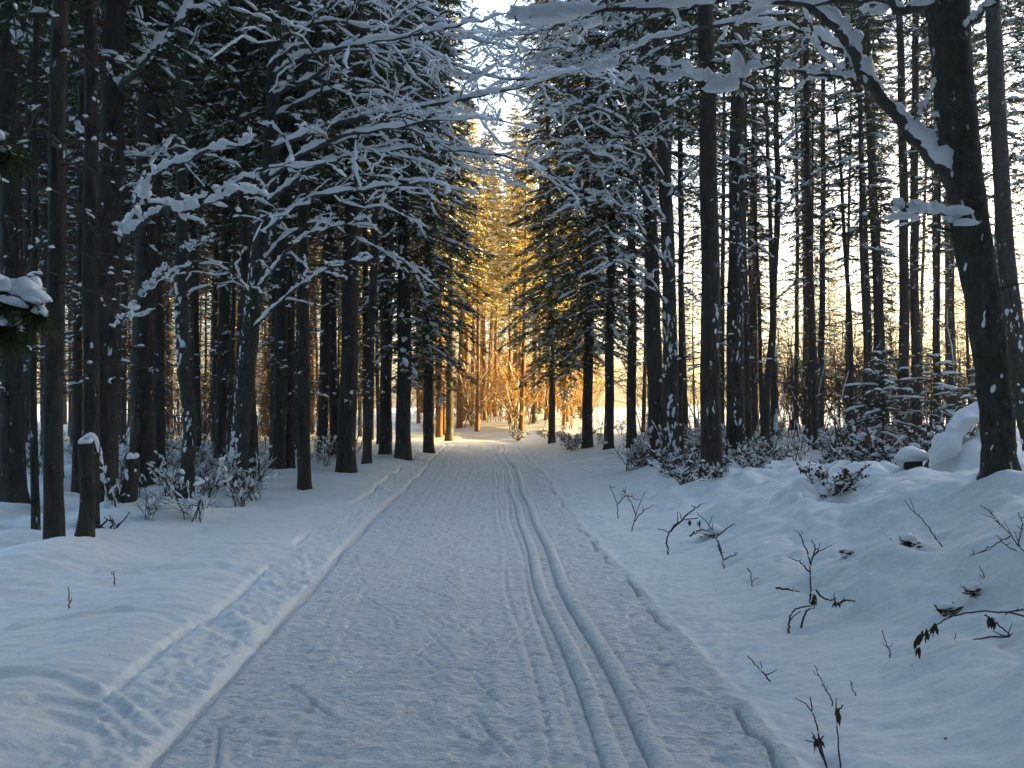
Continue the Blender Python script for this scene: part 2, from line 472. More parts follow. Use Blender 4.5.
def spruce_meshes(seed, H, zb, R, nb, dens=1.0, droop=.45, snow=1.0, dead=0, deadlow=1.6, needle=None):
    r = np.random.default_rng(seed)
    nd, sn, dd, ds = MB(), MB(), MB(), MB()
    kp, kd, kw = [], [], []
    lc, la, ll, lw, lh = [], [], [], [], []
    for i in range(nb):
        t = (i + r.uniform(0, 1)) / nb; t = t ** .9
        z = zb + (H - zb) * t
        L = R * (1 - t) ** .7 * (.55 + .45 * min(1, t / .10)) * r.uniform(.62, 1.15) + .1
        a = i * 2.39996 + r.normal(0, .35)
        out = np.array([math.cos(a), math.sin(a), 0]); tg = np.array([-out[1], out[0], 0])
        up = .10 + .35 * t + r.normal(0, .06); dr = droop * (1 - .55 * t) * r.uniform(.7, 1.3)
        s = np.linspace(0, 1, 8)
        ax = out * (L * s)[:, None]; ax[:, 2] = z + L * (up * s - dr * 1.5 * s ** 2 + dr * .6 * s ** 3)
        ax += tg * (L * .08 * np.sin(s * 3 + a))[:, None] * r.normal()
        nd.tube(ax, np.linspace(.022, .005, 8) * (.6 + .25 * L), 4)
        m = max(6, int(L / .075 * dens))
        sj = r.uniform(.08, 1, m); 
        pj = np.stack([np.interp(sj, s, ax[:, c]) for c in range(3)], 1)
        side = np.where(r.uniform(size=m) < .5, -1, 1)
        ang = r.uniform(.6, 1.25, m)
        dj = out * np.cos(ang)[:, None] + tg * (side * np.sin(ang))[:, None]
        dj[:, 2] = -r.uniform(.1, .75, m) * (1 - .5 * t)
        lj = (.22 + .40 * (1 - sj)) * min(L, 1.7) * .55 * r.uniform(.6, 1.3, m) + .06
        ks = 6
        for q in range(ks):
            f = (q + .3) / ks
            sd = 1 if q % 2 else -1
            p = pj + dj * (lj * f)[:, None]
            pr = np.cross(dj, [0, 0, 1.0]); pr /= np.linalg.norm(pr, axis=1)[:, None] + 1e-9
            d = dj * .75 + pr * sd * .6 + r.normal(0, .18, (m, 3)); d[:, 2] -= .12
            l = r.uniform(.09, .19, m) * (1.15 - .5 * f)
            kp.append(p); kd.append(d * l[:, None])
            w = np.cross(d, r.normal(0, 1, (m, 3))); w /= np.linalg.norm(w, axis=1)[:, None] + 1e-9
            kw.append(w * r.uniform(.012, .026, m)[:, None])
        kp.append(pj); kd.append(dj * lj[:, None])
        w = np.cross(dj, r.normal(0, .5, (m, 3)) + [0, 0, 1]); w /= np.linalg.norm(w, axis=1)[:, None] + 1e-9
        kw.append(w * .020)
        # snow: pads along the axis, smaller ones on the twigs
        k = r.poisson(L * 2.6 * snow)
        for _ in range(k):
            q = r.uniform(.2, 1); p = np.array([np.interp(q, s, ax[:, c]) for c in range(3)])
            p2 = np.array([np.interp(min(1, q + .1), s, ax[:, c]) for c in range(3)]); p1 = np.array([np.interp(q - .1, s, ax[:, c]) for c in range(3)])
            lc.append(p + [0, 0, .02]); la.append(p2 - p1); ll.append(r.uniform(.05, .22)); lw.append(r.uniform(.03, .09)); lh.append(r.uniform(.025, .06))
        tw = r.uniform(size=m) < .42 * snow
        for p, d, l in zip(pj[tw], dj[tw], lj[tw]):
            lc.append(p + d * l * r.uniform(.3, .9) + [0, 0, .01]); la.append(d); ll.append(r.uniform(.03, .11)); lw.append(r.uniform(.015, .04)); lh.append(r.uniform(.012, .03))
    nd.kites(np.concatenate(kp), np.concatenate(kd), np.concatenate(kw))
    sn.lumps(lc, la, ll, lw, lh)
    lc, la, ll, lw, lh = [], [], [], [], []
    for i in range(dead):
        z = r.uniform(deadlow, zb + 1.5); a = r.uniform(0, 6.28); L = r.uniform(.35, 1.5) * (.6 + .4 * z / zb)
        o = np.array([math.cos(a), math.sin(a), 0]); s = np.linspace(0, 1, 6)
        ax = o * (L * s)[:, None]; ax[:, 2] = z + L * (r.uniform(-.1, .25) * s - r.uniform(.1, .5) * s ** 2)
        ax += np.cumsum(r.normal(0, .02, (6, 3)), 0)
        dd.tube(ax, np.linspace(.016, .004, 6), 3)
        for _ in range(int(L * 7)):
            q = r.uniform(.25, 1); p = np.array([np.interp(q, s, ax[:, c]) for c in range(3)])
            d = o * .6 + r.normal(0, .6, 3); d[2] -= .2; l = r.uniform(.1, .4)
            dd.tube(np.stack([p, p + d * l * .5, p + d * l + [0, 0, -.04]]), [.005, .004, .002], 3)
        for _ in range(r.poisson(L * 2.0 * snow)):
            q = r.uniform(.2, 1); p = np.array([np.interp(q, s, ax[:, c]) for c in range(3)])
            lc.append(p + [0, 0, .015]); la.append(ax[-1] - ax[0]); ll.append(r.uniform(.02, .09) * r.uniform(.5, 1)); lw.append(r.uniform(.010, .026)); lh.append(r.uniform(.010, .028))
            if r.uniform() < .6: lc.append(p + r.normal(0, .025, 3) + [0, 0, .02]); la.append(r.normal(0, 1, 3) * [1, 1, .3]); ll.append(r.uniform(.02, .045)); lw.append(r.uniform(.012, .028)); lh.append(r.uniform(.012, .03))
    ds.lumps(lc, la, ll, lw, lh)
    out = {'crown': nd.mesh('crown', needle or M_NEEDLE, False), 'crown_snow': sn.mesh('crown_snow', M_SNOW), 'zb': zb, 'H': H}
    if dead:
        out['dead'] = dd.mesh('dead_branches', M_TWIG); out['dead_snow'] = ds.mesh('branch_snow', M_SNOW)
    return out

def add_spruce_parts(root, proto, sx=1, sz=1, rz=0):
    c = link('crown', proto['crown'], root); c.scale = (sx, sx, sz); c.rotation_euler.z = rz
    link('crown_snow', proto['crown_snow'], c)
    if 'dead' in proto:
        d = link('dead_branches', proto['dead'], root); d.scale = (sx, sx, sz); d.rotation_euler.z = rz
        if len(proto['dead_snow'].vertices): link('branch_snow', proto['dead_snow'], d)

def snow_on(sn, P, R, r, cover=.8, fat=1.0):
    """a lumpy ridge of snow lying along the top of a branch, broken in places"""
    n = len(P); i = 0
    seglen = np.linalg.norm(np.diff(P, axis=0), axis=1).mean()
    while i < n - 1:
        if r.uniform() > cover: i += 1; continue
        j = min(n - 1, i + (r.integers(7, 13) if cover > .98 else 1 + r.integers(1, 5)))
        pts = []
        m = max(5, int((j - i) * 3) + 1)
        ts = np.linspace(i, j, m)
        p = np.stack([np.interp(ts, np.arange(n), P[:, c]) for c in range(3)], 1)
        rr = np.interp(ts, np.arange(n), R)
        w = (rr * .75 + .013 * fat) * r.uniform(.5, 1.45, m) * np.clip(np.sin(np.linspace(.12, math.pi - .12, m)) ** .5, .1, 1)
        p[:, 2] += rr * .6 + w * .4; p[:, 1] -= rr * .45
        sn.tube(p, w, 6)
        i = j + (1 if r.uniform() < .45 else 0)

def grow_branch(bk, sn, P, R, r, level, maxlevel, cover=.8, fat=1.0, spread=1.0, dens=1.0, cap=2.2):
    """bark and snow for one branch line and, recursively, its side twigs"""
    P = np.asarray(P, float); R = np.asarray(R, float)
    bk.tube(P, R, 7 if level == 0 else (4 if level == 1 else 3))
    snow_on(sn, P, R, r, cover * (1, .82, .5, .35)[level], fat * (1.6, 1.2, .85, .7)[level])
    if level >= maxlevel: return
    seg = np.linalg.norm(np.diff(P, axis=0), axis=1); L = seg.sum(); cum = np.concatenate([[0], np.cumsum(seg)])
    step = (.26, .17, .12)[min(level, 2)] / dens
    d0 = .12 * L if level else .18 * L
    side = 1
    while d0 < L * .98:
        p = np.array([np.interp(d0, cum, P[:, c]) for c in range(3)]); rr = np.interp(d0, cum, R)
        k = min(len(P) - 2, max(0, np.searchsorted(cum, d0) - 1)); T = P[k + 1] - P[k]; T /= np.linalg.norm(T) + 1e-9
        h = np.cross(T, [0, 0, 1.0]); h /= np.linalg.norm(h) + 1e-9
        a = math.radians(r.uniform(32, 68)); lift = r.normal(.06, .28)
        d = T * math.cos(a) + h * side * math.sin(a) * spread + np.array([0, 0, lift]); d /= np.linalg.norm(d)
        l = (.42 if level == 0 else .5) * L * (1.05 - .75 * d0 / L) * r.uniform(.45, 1.15)
        l = min(l, cap if level == 0 else .8)
        n = 7 if level == 0 else 5
        s = np.linspace(0, 1, n)
        Q = p + d * (l * s)[:, None]; Q[:, 2] -= l * r.uniform(.02, .34) * s ** 2
        Q[1:] += np.cumsum(r.normal(0, .06 * l, (n - 1, 3)), 0)
        r1 = max(.0035, min(rr * .6, .006 + l * .009))
        grow_branch(bk, sn, Q, r1 * (1 - .75 * s), r, level + 1, maxlevel, cover, fat, spread, dens, cap)
        side = -side; d0 += step * r.uniform(.6, 1.5)

def line(pts, n=24, wig=.0, r=None):
    """a smooth line through the given points"""
    pts = np.asarray(pts, float); t = np.arange(len(pts)); tt = np.linspace(0, len(pts) - 1, n)
    out = np.zeros((n, 3))
    for c in range(3):
        y = pts[:, c]; m = np.gradient(y)
        i = np.clip(np.floor(tt).astype(int), 0, len(pts) - 2); f = tt - i
        out[:, c] = (2 * f**3 - 3 * f**2 + 1) * y[i] + (f**3 - 2 * f**2 + f) * m[i] + (-2 * f**3 + 3 * f**2) * y[i + 1] + (f**3 - f**2) * m[i + 1]
    if wig and r is not None: out[1:-1] += r.normal(0, wig, (n - 2, 3))
    return out

def add_limb(root, pts, r0, r1, seed, levels=2, cover=.8, fat=1.0, dens=1.0, n=22, spread=1.0, wig=.015, cap=2.2):
    """a limb in world points, hung under its (unrotated) tree root"""
    r = np.random.default_rng(seed)
    P = line(pts, n, wig, r) - np.array(root.location)
    bk, sn = MB(), MB()
    grow_branch(bk, sn, P, np.linspace(r0, r1, n), r, 0, levels, cover, fat, spread, dens, cap)
    o = link('limb', bk.mesh('limb', M_BEECHTWIG), root)
    if sn.n: link('limb_snow', sn.mesh('limb_snow', M_SNOW), o)
    return o
M_BEECHTWIG = flat_material('beech_twigs', (.03, .027, .024), (.085, .078, .068), 14)

# ------------------------------------------------------------------ prototypes of the crowns
PROTO = {
    'tall_a': spruce_meshes(11, 27, 6.5, 2.5, 150, 1.0, .5, 1.0, 55),
    'tall_b': spruce_meshes(12, 25, 7.8, 2.2, 140, 1.0, .4, .9, 60),
    'tall_c': spruce_meshes(13, 24, 9.0, 2.0, 125, 1.0, .45, .8, 70),
    'low_a': spruce_meshes(14, 24, 2.9, 2.6, 210, 1.15, .65, 1.1, 14),
    'low_b': spruce_meshes(15, 22, 3.4, 2.7, 210, 1.15, .6, 1.2, 14),
    'pole_a': spruce_meshes(16, 15, 6.0, 1.0, 80, .55, .4, .5, 30),
    'pole_b': spruce_meshes(17, 13, 5.0, .9, 70, .5, .4, .5, 30),
    'dense_a': spruce_meshes(23, 25, 2.6, 2.2, 330, 1.35, .72, .9, 10),
    'dense_b': spruce_meshes(24, 23, 3.0, 2.3, 330, 1.35, .66, 1.1, 10),
    'pine_suntint_a': spruce_meshes(21, 17, 8.0, 1.9, 110, .9, .25, 1.0, 30, 1.2, M_SUNTINT_NEEDLE),  # road-end crowns, golden light tinted into their needles
    'pine_suntint_b': spruce_meshes(22, 15, 7.0, 1.7, 95, .9, .2, .9, 34, 1.2, M_SUNTINT_NEEDLE),
    'bare_a': spruce_meshes(19, 26, 13, 1.7, 90, .8, .4, .9, 130, 2.0),
    'bare_b': spruce_meshes(20, 24, 11.5, 1.5, 85, .8, .4, .9, 120, 1.6),
    'young': spruce_meshes(18, 3.2, .4, 1.7, 24, .8, .55, 2.4, 16, .3),
}

# ------------------------------------------------------------------ named trees (base px, base py, width px, px at the top edge, crown, label)
NAMED = [
 # left side
 (53, 549, 19, 60, 'tall_b', 'straight dark spruce trunk in the left foreground, just left of the broken snag', None),
 (91, 536, 16, 101, 'tall_c', 'slim grey-green spruce trunk directly behind the broken snag at far left', None),
 (101, 519, 27, 121, 'tall_a', 'thick dark spruce trunk leaning slightly right behind the two left foreground trunks', None),
 (12, 507, 24, 8, 'tall_b', 'broad dark spruce trunk at the very left edge of the picture', None),
 (35, 535, 8, 28, 'pole_a', 'thin dark pole between the broad left edge trunk and the straight one', None),
 (75, 497, 8, 80, 'tall_c', 'thin far trunk seen in the gap between the two front left trunks', None),
 (140, 489, 23, 148, 'tall_a', 'broad shadowed spruce trunk behind the capped broken snag', None),
 (161, 482, 11, 160, 'tall_b', 'dark spruce trunk standing just left of the snow streaked thin tree', None),
 (253, 483, 13, 241, 'tall_b', 'dark upright spruce trunk immediately right of the snow plastered leaning beech', None),
 (278, 473, 15, 284, 'tall_a', 'left one of a close pair of dark spruce trunks right of the leaning beech', None),
 (289, 472, 12, 300, 'tall_c', 'right one of a close pair of dark spruce trunks right of the leaning beech', None),
 (346, 474, 19, 358, 'tall_a', 'stout straight spruce trunk at the left roadside with bark in full shade', None),
 (367, 465, 9, 374, 'tall_c', 'slim trunk close behind the stout spruce at the left roadside', None),
 (385, 457, 13, 390, 'tall_b', 'dark spruce trunk between the stout roadside spruce and the low crowned one', None),
 (403, 460, 16, 405, 'low_a', 'dark spruce at the left road edge with low drooping snowy crown', None),
 (429, 453, 11, 428, 'dense_a', 'near black dense spruce hanging over the left side of the golden gap', None),
 (449, 441, 8, 449, 'tall_b', 'dark trunk just left of the road end below a hanging crown', None),
 # right side
 (552, 443, 7, 550, 'dense_a', 'slim dark spruce at the right of the sunlit road end', None),
 (587, 448, 11, 586, 'dense_b', 'dark spruce with low spreading snowy crown at the right edge of the golden gap', None),
 (609, 451, 10, 610, 'low_b', 'spruce with snow streak down its trunk, second right of the golden gap', (math.pi, .2, 5, 26)),
 (631, 449, 10, 629, 'tall_a', 'bare dark trunk standing between the snow streaked spruce and the snowy pair', None),
 (657, 458, 17, 650, 'tall_a', 'thick dark spruce trunk, left half of the pair at the right roadside', None),
 (680, 452, 7, 684, 'tall_c', 'slim trunk just right of the snow streaked beech at the right roadside', None),
 (711, 475, 21, 703, 'tall_a', 'broad dark trunk of the front right group, left of its flecked neighbour', (math.pi * 1.6, .1, 3.4, 16)),
 (735, 467, 19, 733, 'bare_a', 'broad dark trunk flecked all over with small snow patches in the right group', (math.pi * 1.5, .3, 6, 40)),
 (750, 461, 8, 752, 'pole_a', 'slender straight trunk at the right side of the broad flecked trunk', None),
 (820, 441, 7, 821, 'bare_a', 'lone straight thin trunk before the brightest patch of sky on the right', (math.pi * 1.1, .1, 4, 24)),
 (854, 453, 6, 846, 'pole_b', 'thin wavering pole left of the curved dark trunk on the right', None),
 (870, 455, 5, 862, 'pole_b', 'thinnest pole just left of the curved dark trunk on the right', None),
 (884, 442, 11, 872, 'bare_b', 'dark trunk behind the snowy young spruce, bending left toward its top', None),
 (903, 441, 11, 899, 'bare_b', 'straight dark trunk rising behind the mushroom shaped snow cap', None),
 (918, 437, 10, 912, 'bare_a', 'straight trunk right beside the one behind the snow capped stump', None),
 (937, 433, 8, 932, 'bare_b', 'slim trunk left of the snow covered fallen log', None),
 (952, 428, 11, 948, 'bare_a', 'dark trunk rising behind the snow covered fallen log', None),
]
USED = []
TREES = []
for px, py, w, ptop, kind, label, ts in NAMED:
    p = hit(px, py); TREES.append((p, px, py, w, ptop, kind, label, ts)); USED.append((p[0], p[1]))
    if p[1] < 30: add_tree_well(p[0], p[1], .14 + .7 * w / F * p[1])
LEAN_BASE = at(1000, 490, 8.5)
BEECH_BASE = hit(237, 494)
THIN_BASE = hit(186, 505)
STREAK_BASE = hit(671, 465)
FORK_BASE = hit(766, 456)
SNAG1, SNAG2 = hit(85, 553), hit(127, 527)
for p, s, h in ((LEAN_BASE, .5, .08), (BEECH_BASE, .5, .12), (THIN_BASE, .4, .1), (STREAK_BASE, .5, .08), (SNAG1, .4, .08), (SNAG2, .5, .1), (hit(158, 522), .55, .22), (hit(60, 565), .5, .12), (hit(25, 572), .5, .14)):
    MOUNDS.append((p[0], p[1], s, h)); USED.append((p[0], p[1]))

TWIG_BASES = [(811, 588), (789, 626), (801, 628), (943, 548), (890, 652), (832, 700), (829, 766), (841, 766), (985, 578), (724, 566), (752, 582), (632, 530), (668, 552), (69, 604), (115, 583), (918, 648), (816, 590), (840, 603)]
build_ground()

for i, (p, px, py, w, ptop, kind, label, ts) in enumerate(TREES):
    r = np.random.default_rng(100 + i)
    Y = p[1]; rad = w / F * Y * .5
    root = thing('spruce_tree', label, 'tree', (p[0], p[1], ground_z(p[0], p[1]) - .03))
    top = at(ptop, 0, Y)
    root.rotation_euler = (0, math.atan2(top[0] - p[0], top[2] - p[2]), 0)
    pr = PROTO[kind]; sz = r.uniform(.93, 1.08)
    me, P, R = trunk_mesh(pr['H'] * sz, rad * .98, r, M_BARK, bend=.05 + (.12 if 'pole' in kind else .03), flare=.28)
    link('trunk', me, root)
    add_spruce_parts(root, pr, r.uniform(.9, 1.15), sz, r.uniform(0, 6.28))
    if ts:
        az, z0, z1, n = ts
        link('trunk_snow', trunk_snow_mesh(lambda z: np.interp(z, P[:, 2], R), lambda z: np.array([np.interp(z, P[:, 2], P[:, c]) for c in range(3)]), r, az, z0, z1, n, .75 + .6 * rad), root)

# ------------------------------------------------------------------ the broken snags at left
def snag(base, ptop, w, label, seed, hook=False):
    r = np.random.default_rng(seed)
    Y = base[1]; top = at(*ptop, Y)
    gz = ground_z(base[0], base[1])
    root = thing('broken_snag', label, 'tree snag', (base[0], base[1], gz - .02))
    H = top[2] - gz; rad = w / F * Y * .5
    z = np.concatenate([np.linspace(-.3, H * .93, 22), [H * .97, H]])
    P = np.stack([(top[0] - base[0]) * z / H + .015 * np.sin(z * 4), .02 * np.sin(z * 3), z], 1)
    R = rad * (1.0 + .35 * np.exp(-np.maximum(z, 0) / .15)); th = np.linspace(0, 6.283, 12, endpoint=False)
    RR = R[:, None] * (1 + .12 * vnoise(th[None] * 1.5, z[:, None] * 2.5, seed)); RR[-2] *= .9; RR[-1] *= .35
    b = MB(); b.tube(P, RR, 12); link('trunk', b.mesh('trunk', M_BARK), root)
    s = MB(); s.lumps([[P[-1][0] + .01, 0, H - .01], [P[-1][0] - .02, -.02, H - .01], [P[-1][0] + .03, .02, H + .01]], [[1, .2, .1], [1, .6, -.1], [.4, 1, 0]], [rad * .7, rad * .55, rad * .5], [rad * .6, rad * .5, rad * .45], [rad * .5, rad * .7, rad * .5])
    if hook:
        s.tube(line([[P[-1][0] - .05, 0, H + .02], [P[-1][0] + .06, -.02, H + .08], [P[-1][0] + .14, -.04, H + .02], [P[-1][0] + .16, -.04, H - .12]], 10), [.01, .02, .026, .03, .03, .026, .024, .022, .016, .005], 7)
    link('snow_cap', s.mesh('snow_cap', M_SNOW), root)
snag(SNAG1, (87, 440), 15, 'broken snag with a hook of snow curling over its top, nearest trunk at left', 31, True)
snag(SNAG2, (132, 456), 14, 'shorter broken snag with round snow cap, right of the hooked one at left', 32)

# ------------------------------------------------------------------ leaning beech on the left with the snowy limbs over the road
def path_tree(name, label, base, pxpts, Y, w0, w1, mat_, seed, group=None, top=None, k=14):
    """a bare tree whose trunk follows a line of photo points at distance Y"""
    r = np.random.default_rng(seed)
    gz = ground_z(base[0], base[1])
    root = thing(name, label, 'tree', (base[0], base[1], gz - .03), group)
    pts = [[base[0], base[1], gz - .4], [base[0], base[1], gz]] + [list(at(x, y, Y)) for x, y in pxpts]
    if top is not None: pts += [list(q) for q in top]
    P = line(pts, 60, .004, r) - np.array(root.location)
    n = len(P); t = np.linspace(0, 1, n)
    R = np.interp(t, [0, 1], [w0 / F * Y / 2, w1 / F * Y / 2]) * (1 + .5 * np.exp(-np.maximum(P[:, 2], 0) / .16))
    th = np.linspace(0, 6.283, k, endpoint=False)
    RR = R[:, None] * (1 + .10 * vnoise(th[None] * 1.5, P[:, 2:3] * 2.2, seed))
    b = MB(); b.tube(P, RR, k); link('trunk', b.mesh('trunk', mat_), root)
    return root, P, R, r

root, P, R, r = path_tree('beech_tree', 'leaning beech, trunk plastered with snow, fine snowy limbs over the road', BEECH_BASE,
                          [(240, 440), (246, 380), (254, 300), (263, 220), (270, 150), (273, 80), (278, 0), (282, -90), (290, -200)], BEECH_BASE[1], 20, 10, M_BEECH, 41)
zr = lambda z: np.interp(z, P[:, 2], R); zp = lambda z: np.array([np.interp(z, P[:, 2], P[:, c]) for c in range(3)])
sn = MB()
for z0, z1, n, s_, az in ((.05, 1.1, 90, .62, 4.2), (1.0, 4.4, 120, .5, 3.6)):
    rr_ = r
    for i in range(n):
        z = rr_.uniform(z0, z1); a = az + rr_.normal(0, .5); o = np.array([math.cos(a), math.sin(a), 0])
        sn.lumps([zp(z) + o * zr(z) * .85], [[.2 * rr_.normal(), .2 * rr_.normal(), 1]], rr_.uniform(.06, .16) * s_, rr_.uniform(.04, .09) * s_, rr_.uniform(.03, .05) * s_)
link('trunk_snow', sn.mesh('trunk_snow', M_SNOW), root)
BY = BEECH_BASE[1]
def bt(py):  # point on the beech trunk at photo height py
    xs = np.interp(py, [0, 80, 150, 220, 300, 380], [278, 273, 270, 263, 254, 246]); return at(xs, py, BY)
LIMBS = [  # start py, waypoints (px, py, Y)
 (330, [(300, 285, 15.2), (345, 262, 14.6), (385, 258, 14.2)], .028, 1.0),
 (290, [(300, 240, 15.4), (340, 225, 14.8), (372, 215, 14.4)], .03, 1.1),
 (262, [(310, 222, 16.2), (360, 240, 16.5), (410, 265, 16.8), (440, 290, 17)], .03, 1.0),
 (235, [(310, 200, 15.0), (370, 188, 14.2), (430, 182, 13.6), (480, 195, 13.2)], .04, 1.2),
 (205, [(320, 165, 15.6), (390, 150, 15.2), (460, 150, 15.0), (530, 165, 14.8), (580, 190, 14.6)], .045, 1.2),
 (180, [(320, 145, 14.8), (390, 128, 13.8), (470, 118, 13.0), (540, 128, 12.6)], .045, 1.2),
 (150, [(330, 125, 15.2), (400, 110, 14.8), (470, 98, 14.5), (530, 85, 14.2), (582, 70, 14.0), (620, 66, 14)], .05, 1.35),
 (120, [(320, 92, 16.2), (380, 95, 16.6), (440, 130, 17), (500, 165, 17.2), (560, 180, 17.4)], .045, 1.0),
 (95, [(310, 78, 15.4), (350, 52, 15.0), (390, 22, 14.6), (425, -3, 14.3), (460, -30, 14)], .045, 1.0),
 (75, [(310, 55, 15.0), (350, 46, 14.4), (420, 34, 13.8), (480, 20, 13.4), (520, 8, 13.2)], .045, 1.2),
 (300, [(225, 268, 15.0), (180, 268, 14.4), (150, 290, 14)], .025, .9),
 (190, [(235, 165, 15.0), (190, 150, 14.4)], .03, 1.0),
 (60, [(300, 40, 16), (330, 12, 15.6), (360, -20, 15.2)], .035, 1.0),
 (40, [(330, 22, 15.4), (400, 40, 15), (460, 66, 14.8), (510, 80, 14.6), (570, 70, 14.4)], .04, 1.0),
 (0, [(340, -10, 15.4), (420, 8, 15), (480, 40, 14.8), (530, 50, 14.6)], .04, 1.0),
]
for i, (py0, way, r0, fat) in enumerate(LIMBS):
    add_limb(root, [bt(py0)] + [at(*w) for w in way], r0, .006, 300 + i, 3 if i in (3, 4, 5, 6, 7, 13, 14) else 2, .82, fat * 1.15, .62)

# thin snow streaked tree left of it
root, P, R, r = path_tree('beech_tree', 'thin wavy young beech with pale snow streak, left of the leaning beech', THIN_BASE,
                          [(188, 460), (190, 420), (184, 370), (181, 300), (182, 200), (180, 100), (184, 0), (186, -120)], THIN_BASE[1], 15, 9, M_BEECH, 42)
link('trunk_snow', trunk_snow_mesh(lambda z: np.interp(z, P[:, 2], R), lambda z: np.array([np.interp(z, P[:, 2], P[:, c]) for c in range(3)]), r, 4.4, .3, 3.6, 34, .8), root)
TY = THIN_BASE[1]
for i, way in enumerate([[(182, 130, TY), (150, 165, 13), (128, 215, 12.4)], [(181, 60, TY), (205, 20, 13.4), (230, -10, 13)], [(182, 250, TY), (215, 235, 13.6)]]):
    add_limb(root, [at(*w) for w in way], .022, .006, 340 + i, 2, .8, 1.0, .8)

# tree left of the frame centre-left holding the two thick snowy limbs at (120-260, 136-246)
LB = hit(112, 512)
root, P, R, r = path_tree('beech_tree', 'crooked beech at left holding up two thick snow laden limbs', LB,
                          [(112, 440), (116, 380), (114, 300), (119, 248), (112, 180), (108, 100), (116, 40), (120, -60)], LB[1] - .6, 13, 9, M_BEECH, 43)
BYL = LB[1] - .6
for i, (way, r0, fat) in enumerate([
    ([(119, 248, BYL), (133, 222, 12.2), (146, 199, 12.0), (159, 173, 11.8), (199, 154, 11.5), (232, 146, 11.3), (256, 136, 11.2)], .05, 2.0),
    ([(126, 236, 12.3), (160, 212, 11.8), (196, 208, 11.5), (232, 193, 11.2), (259, 192, 11.0)], .04, 2.3),
    ([(160, 212, 11.8), (199, 199, 11.6), (229, 186, 11.5), (266, 169, 11.4), (339, 163, 11.2)], .025, 1.3),
    ([(114, 95, BYL), (135, 70, 12.2), (158, 45, 12.0), (182, 15, 11.8), (200, -20, 11.6)], .05, 1.7),
    ([(114, 330, BYL), (135, 305, 12.0), (150, 285, 11.8), (165, 265, 11.6)], .025, 1.6),
    ([(112, 170, BYL), (90, 140, 12.2), (70, 118, 12.0)], .03, 1.8)]):
    add_limb(root, [at(*w) for w in way], r0, .010, 360 + i, 1, .93, fat, .45, cap=.5)

# snow streaked trunk of the right roadside pair: a beech with limbs to the left
root, P, R, r = path_tree('beech_tree', 'beech at right roadside with snow streaked trunk, right half of the pair', STREAK_BASE,
                          [(671, 400), (670, 330), (668, 250), (664, 160), (660, 70), (655, -20), (650, -120)], STREAK_BASE[1], 17, 10, M_BEECH, 44)
link('trunk_snow', trunk_snow_mesh(lambda z: np.interp(z, P[:, 2], R), lambda z: np.array([np.interp(z, P[:, 2], P[:, c]) for c in range(3)]), r, 4.5, .05, 5, 46, 1.25), root)
RY = STREAK_BASE[1]
def rt_(py): return at(np.interp(py, [-20, 70, 160, 250, 330], [655, 660, 664, 668, 670]), py, RY)
for i, (py0, way, r0) in enumerate([
    (310, [(640, 268, RY - .6), (610, 262, RY - 1), (585, 275, RY - 1.4)], .03),
    (270, [(630, 215, RY - 1), (590, 200, RY - 1.8), (550, 215, RY - 2.4)], .04),
    (225, [(620, 165, RY - 1.5), (570, 152, RY - 2.6), (530, 165, RY - 3.2)], .045),
    (180, [(620, 120, RY - 2), (575, 105, RY - 3), (540, 118, RY - 3.6)], .045),
    (120, [(615, 80, RY - 1), (570, 60, RY - 2), (530, 62, RY - 2.6)], .045),
    (200, [(700, 165, RY - 1.6), (745, 160, RY - 2.4)], .035),
    (60, [(620, 20, RY - 1), (580, -10, RY - 2)], .04),
    (20, [(620, -5, RY - 1.5), (565, 22, RY - 3), (510, 36, RY - 4), (455, 40, RY - 4.6)], .04),
    (100, [(610, 62, RY - 2), (550, 48, RY - 3.4), (490, 62, RY - 4.2)], .035),
    (90, [(705, 50, RY - 1.5), (760, 40, RY - 2.5)], .04)]):
    add_limb(root, [rt_(py0)] + [at(*w) for w in way], r0, .006, 380 + i, 3 if i < 5 or i in (7, 8) else 2, .85, 1.35, .8)

# forked thin tree on the right
root, P, R, r = path_tree('young_tree', 'thin curving young tree with two stems right of the flecked trunk', FORK_BASE,
                          [(766, 400), (772, 340), (774, 280), (778, 200), (776, 110), (780, 20), (782, -80)], FORK_BASE[1], 9, 4, M_BARK, 45)
add_limb(root, [np.array([FORK_BASE[0] + .25, FORK_BASE[1] + .2, ground_z(FORK_BASE[0], FORK_BASE[1]) - .1])] + [at(x, y, FORK_BASE[1] + .2) for x, y in ((776, 400), (773, 340), (774, 290))], .07, .05, 399, 0, .2, .6, .3)
for i, way in enumerate([[(777, 220), (800, 190), (830, 160)], [(776, 260), (750, 240), (738, 232)], [(774, 300), (800, 282), (822, 280)], [(777, 180), (755, 140), (745, 100)], [(777, 150), (805, 120), (840, 95)], [(777, 100), (760, 60), (750, 20)], [(777, 80), (800, 50), (815, 10)]]):
    add_limb(root, [at(x, y, FORK_BASE[1] - .4 * k) for k, (x, y) in enumerate(way)], .03, .006, 400 + i, 2, .5, .8, .7)

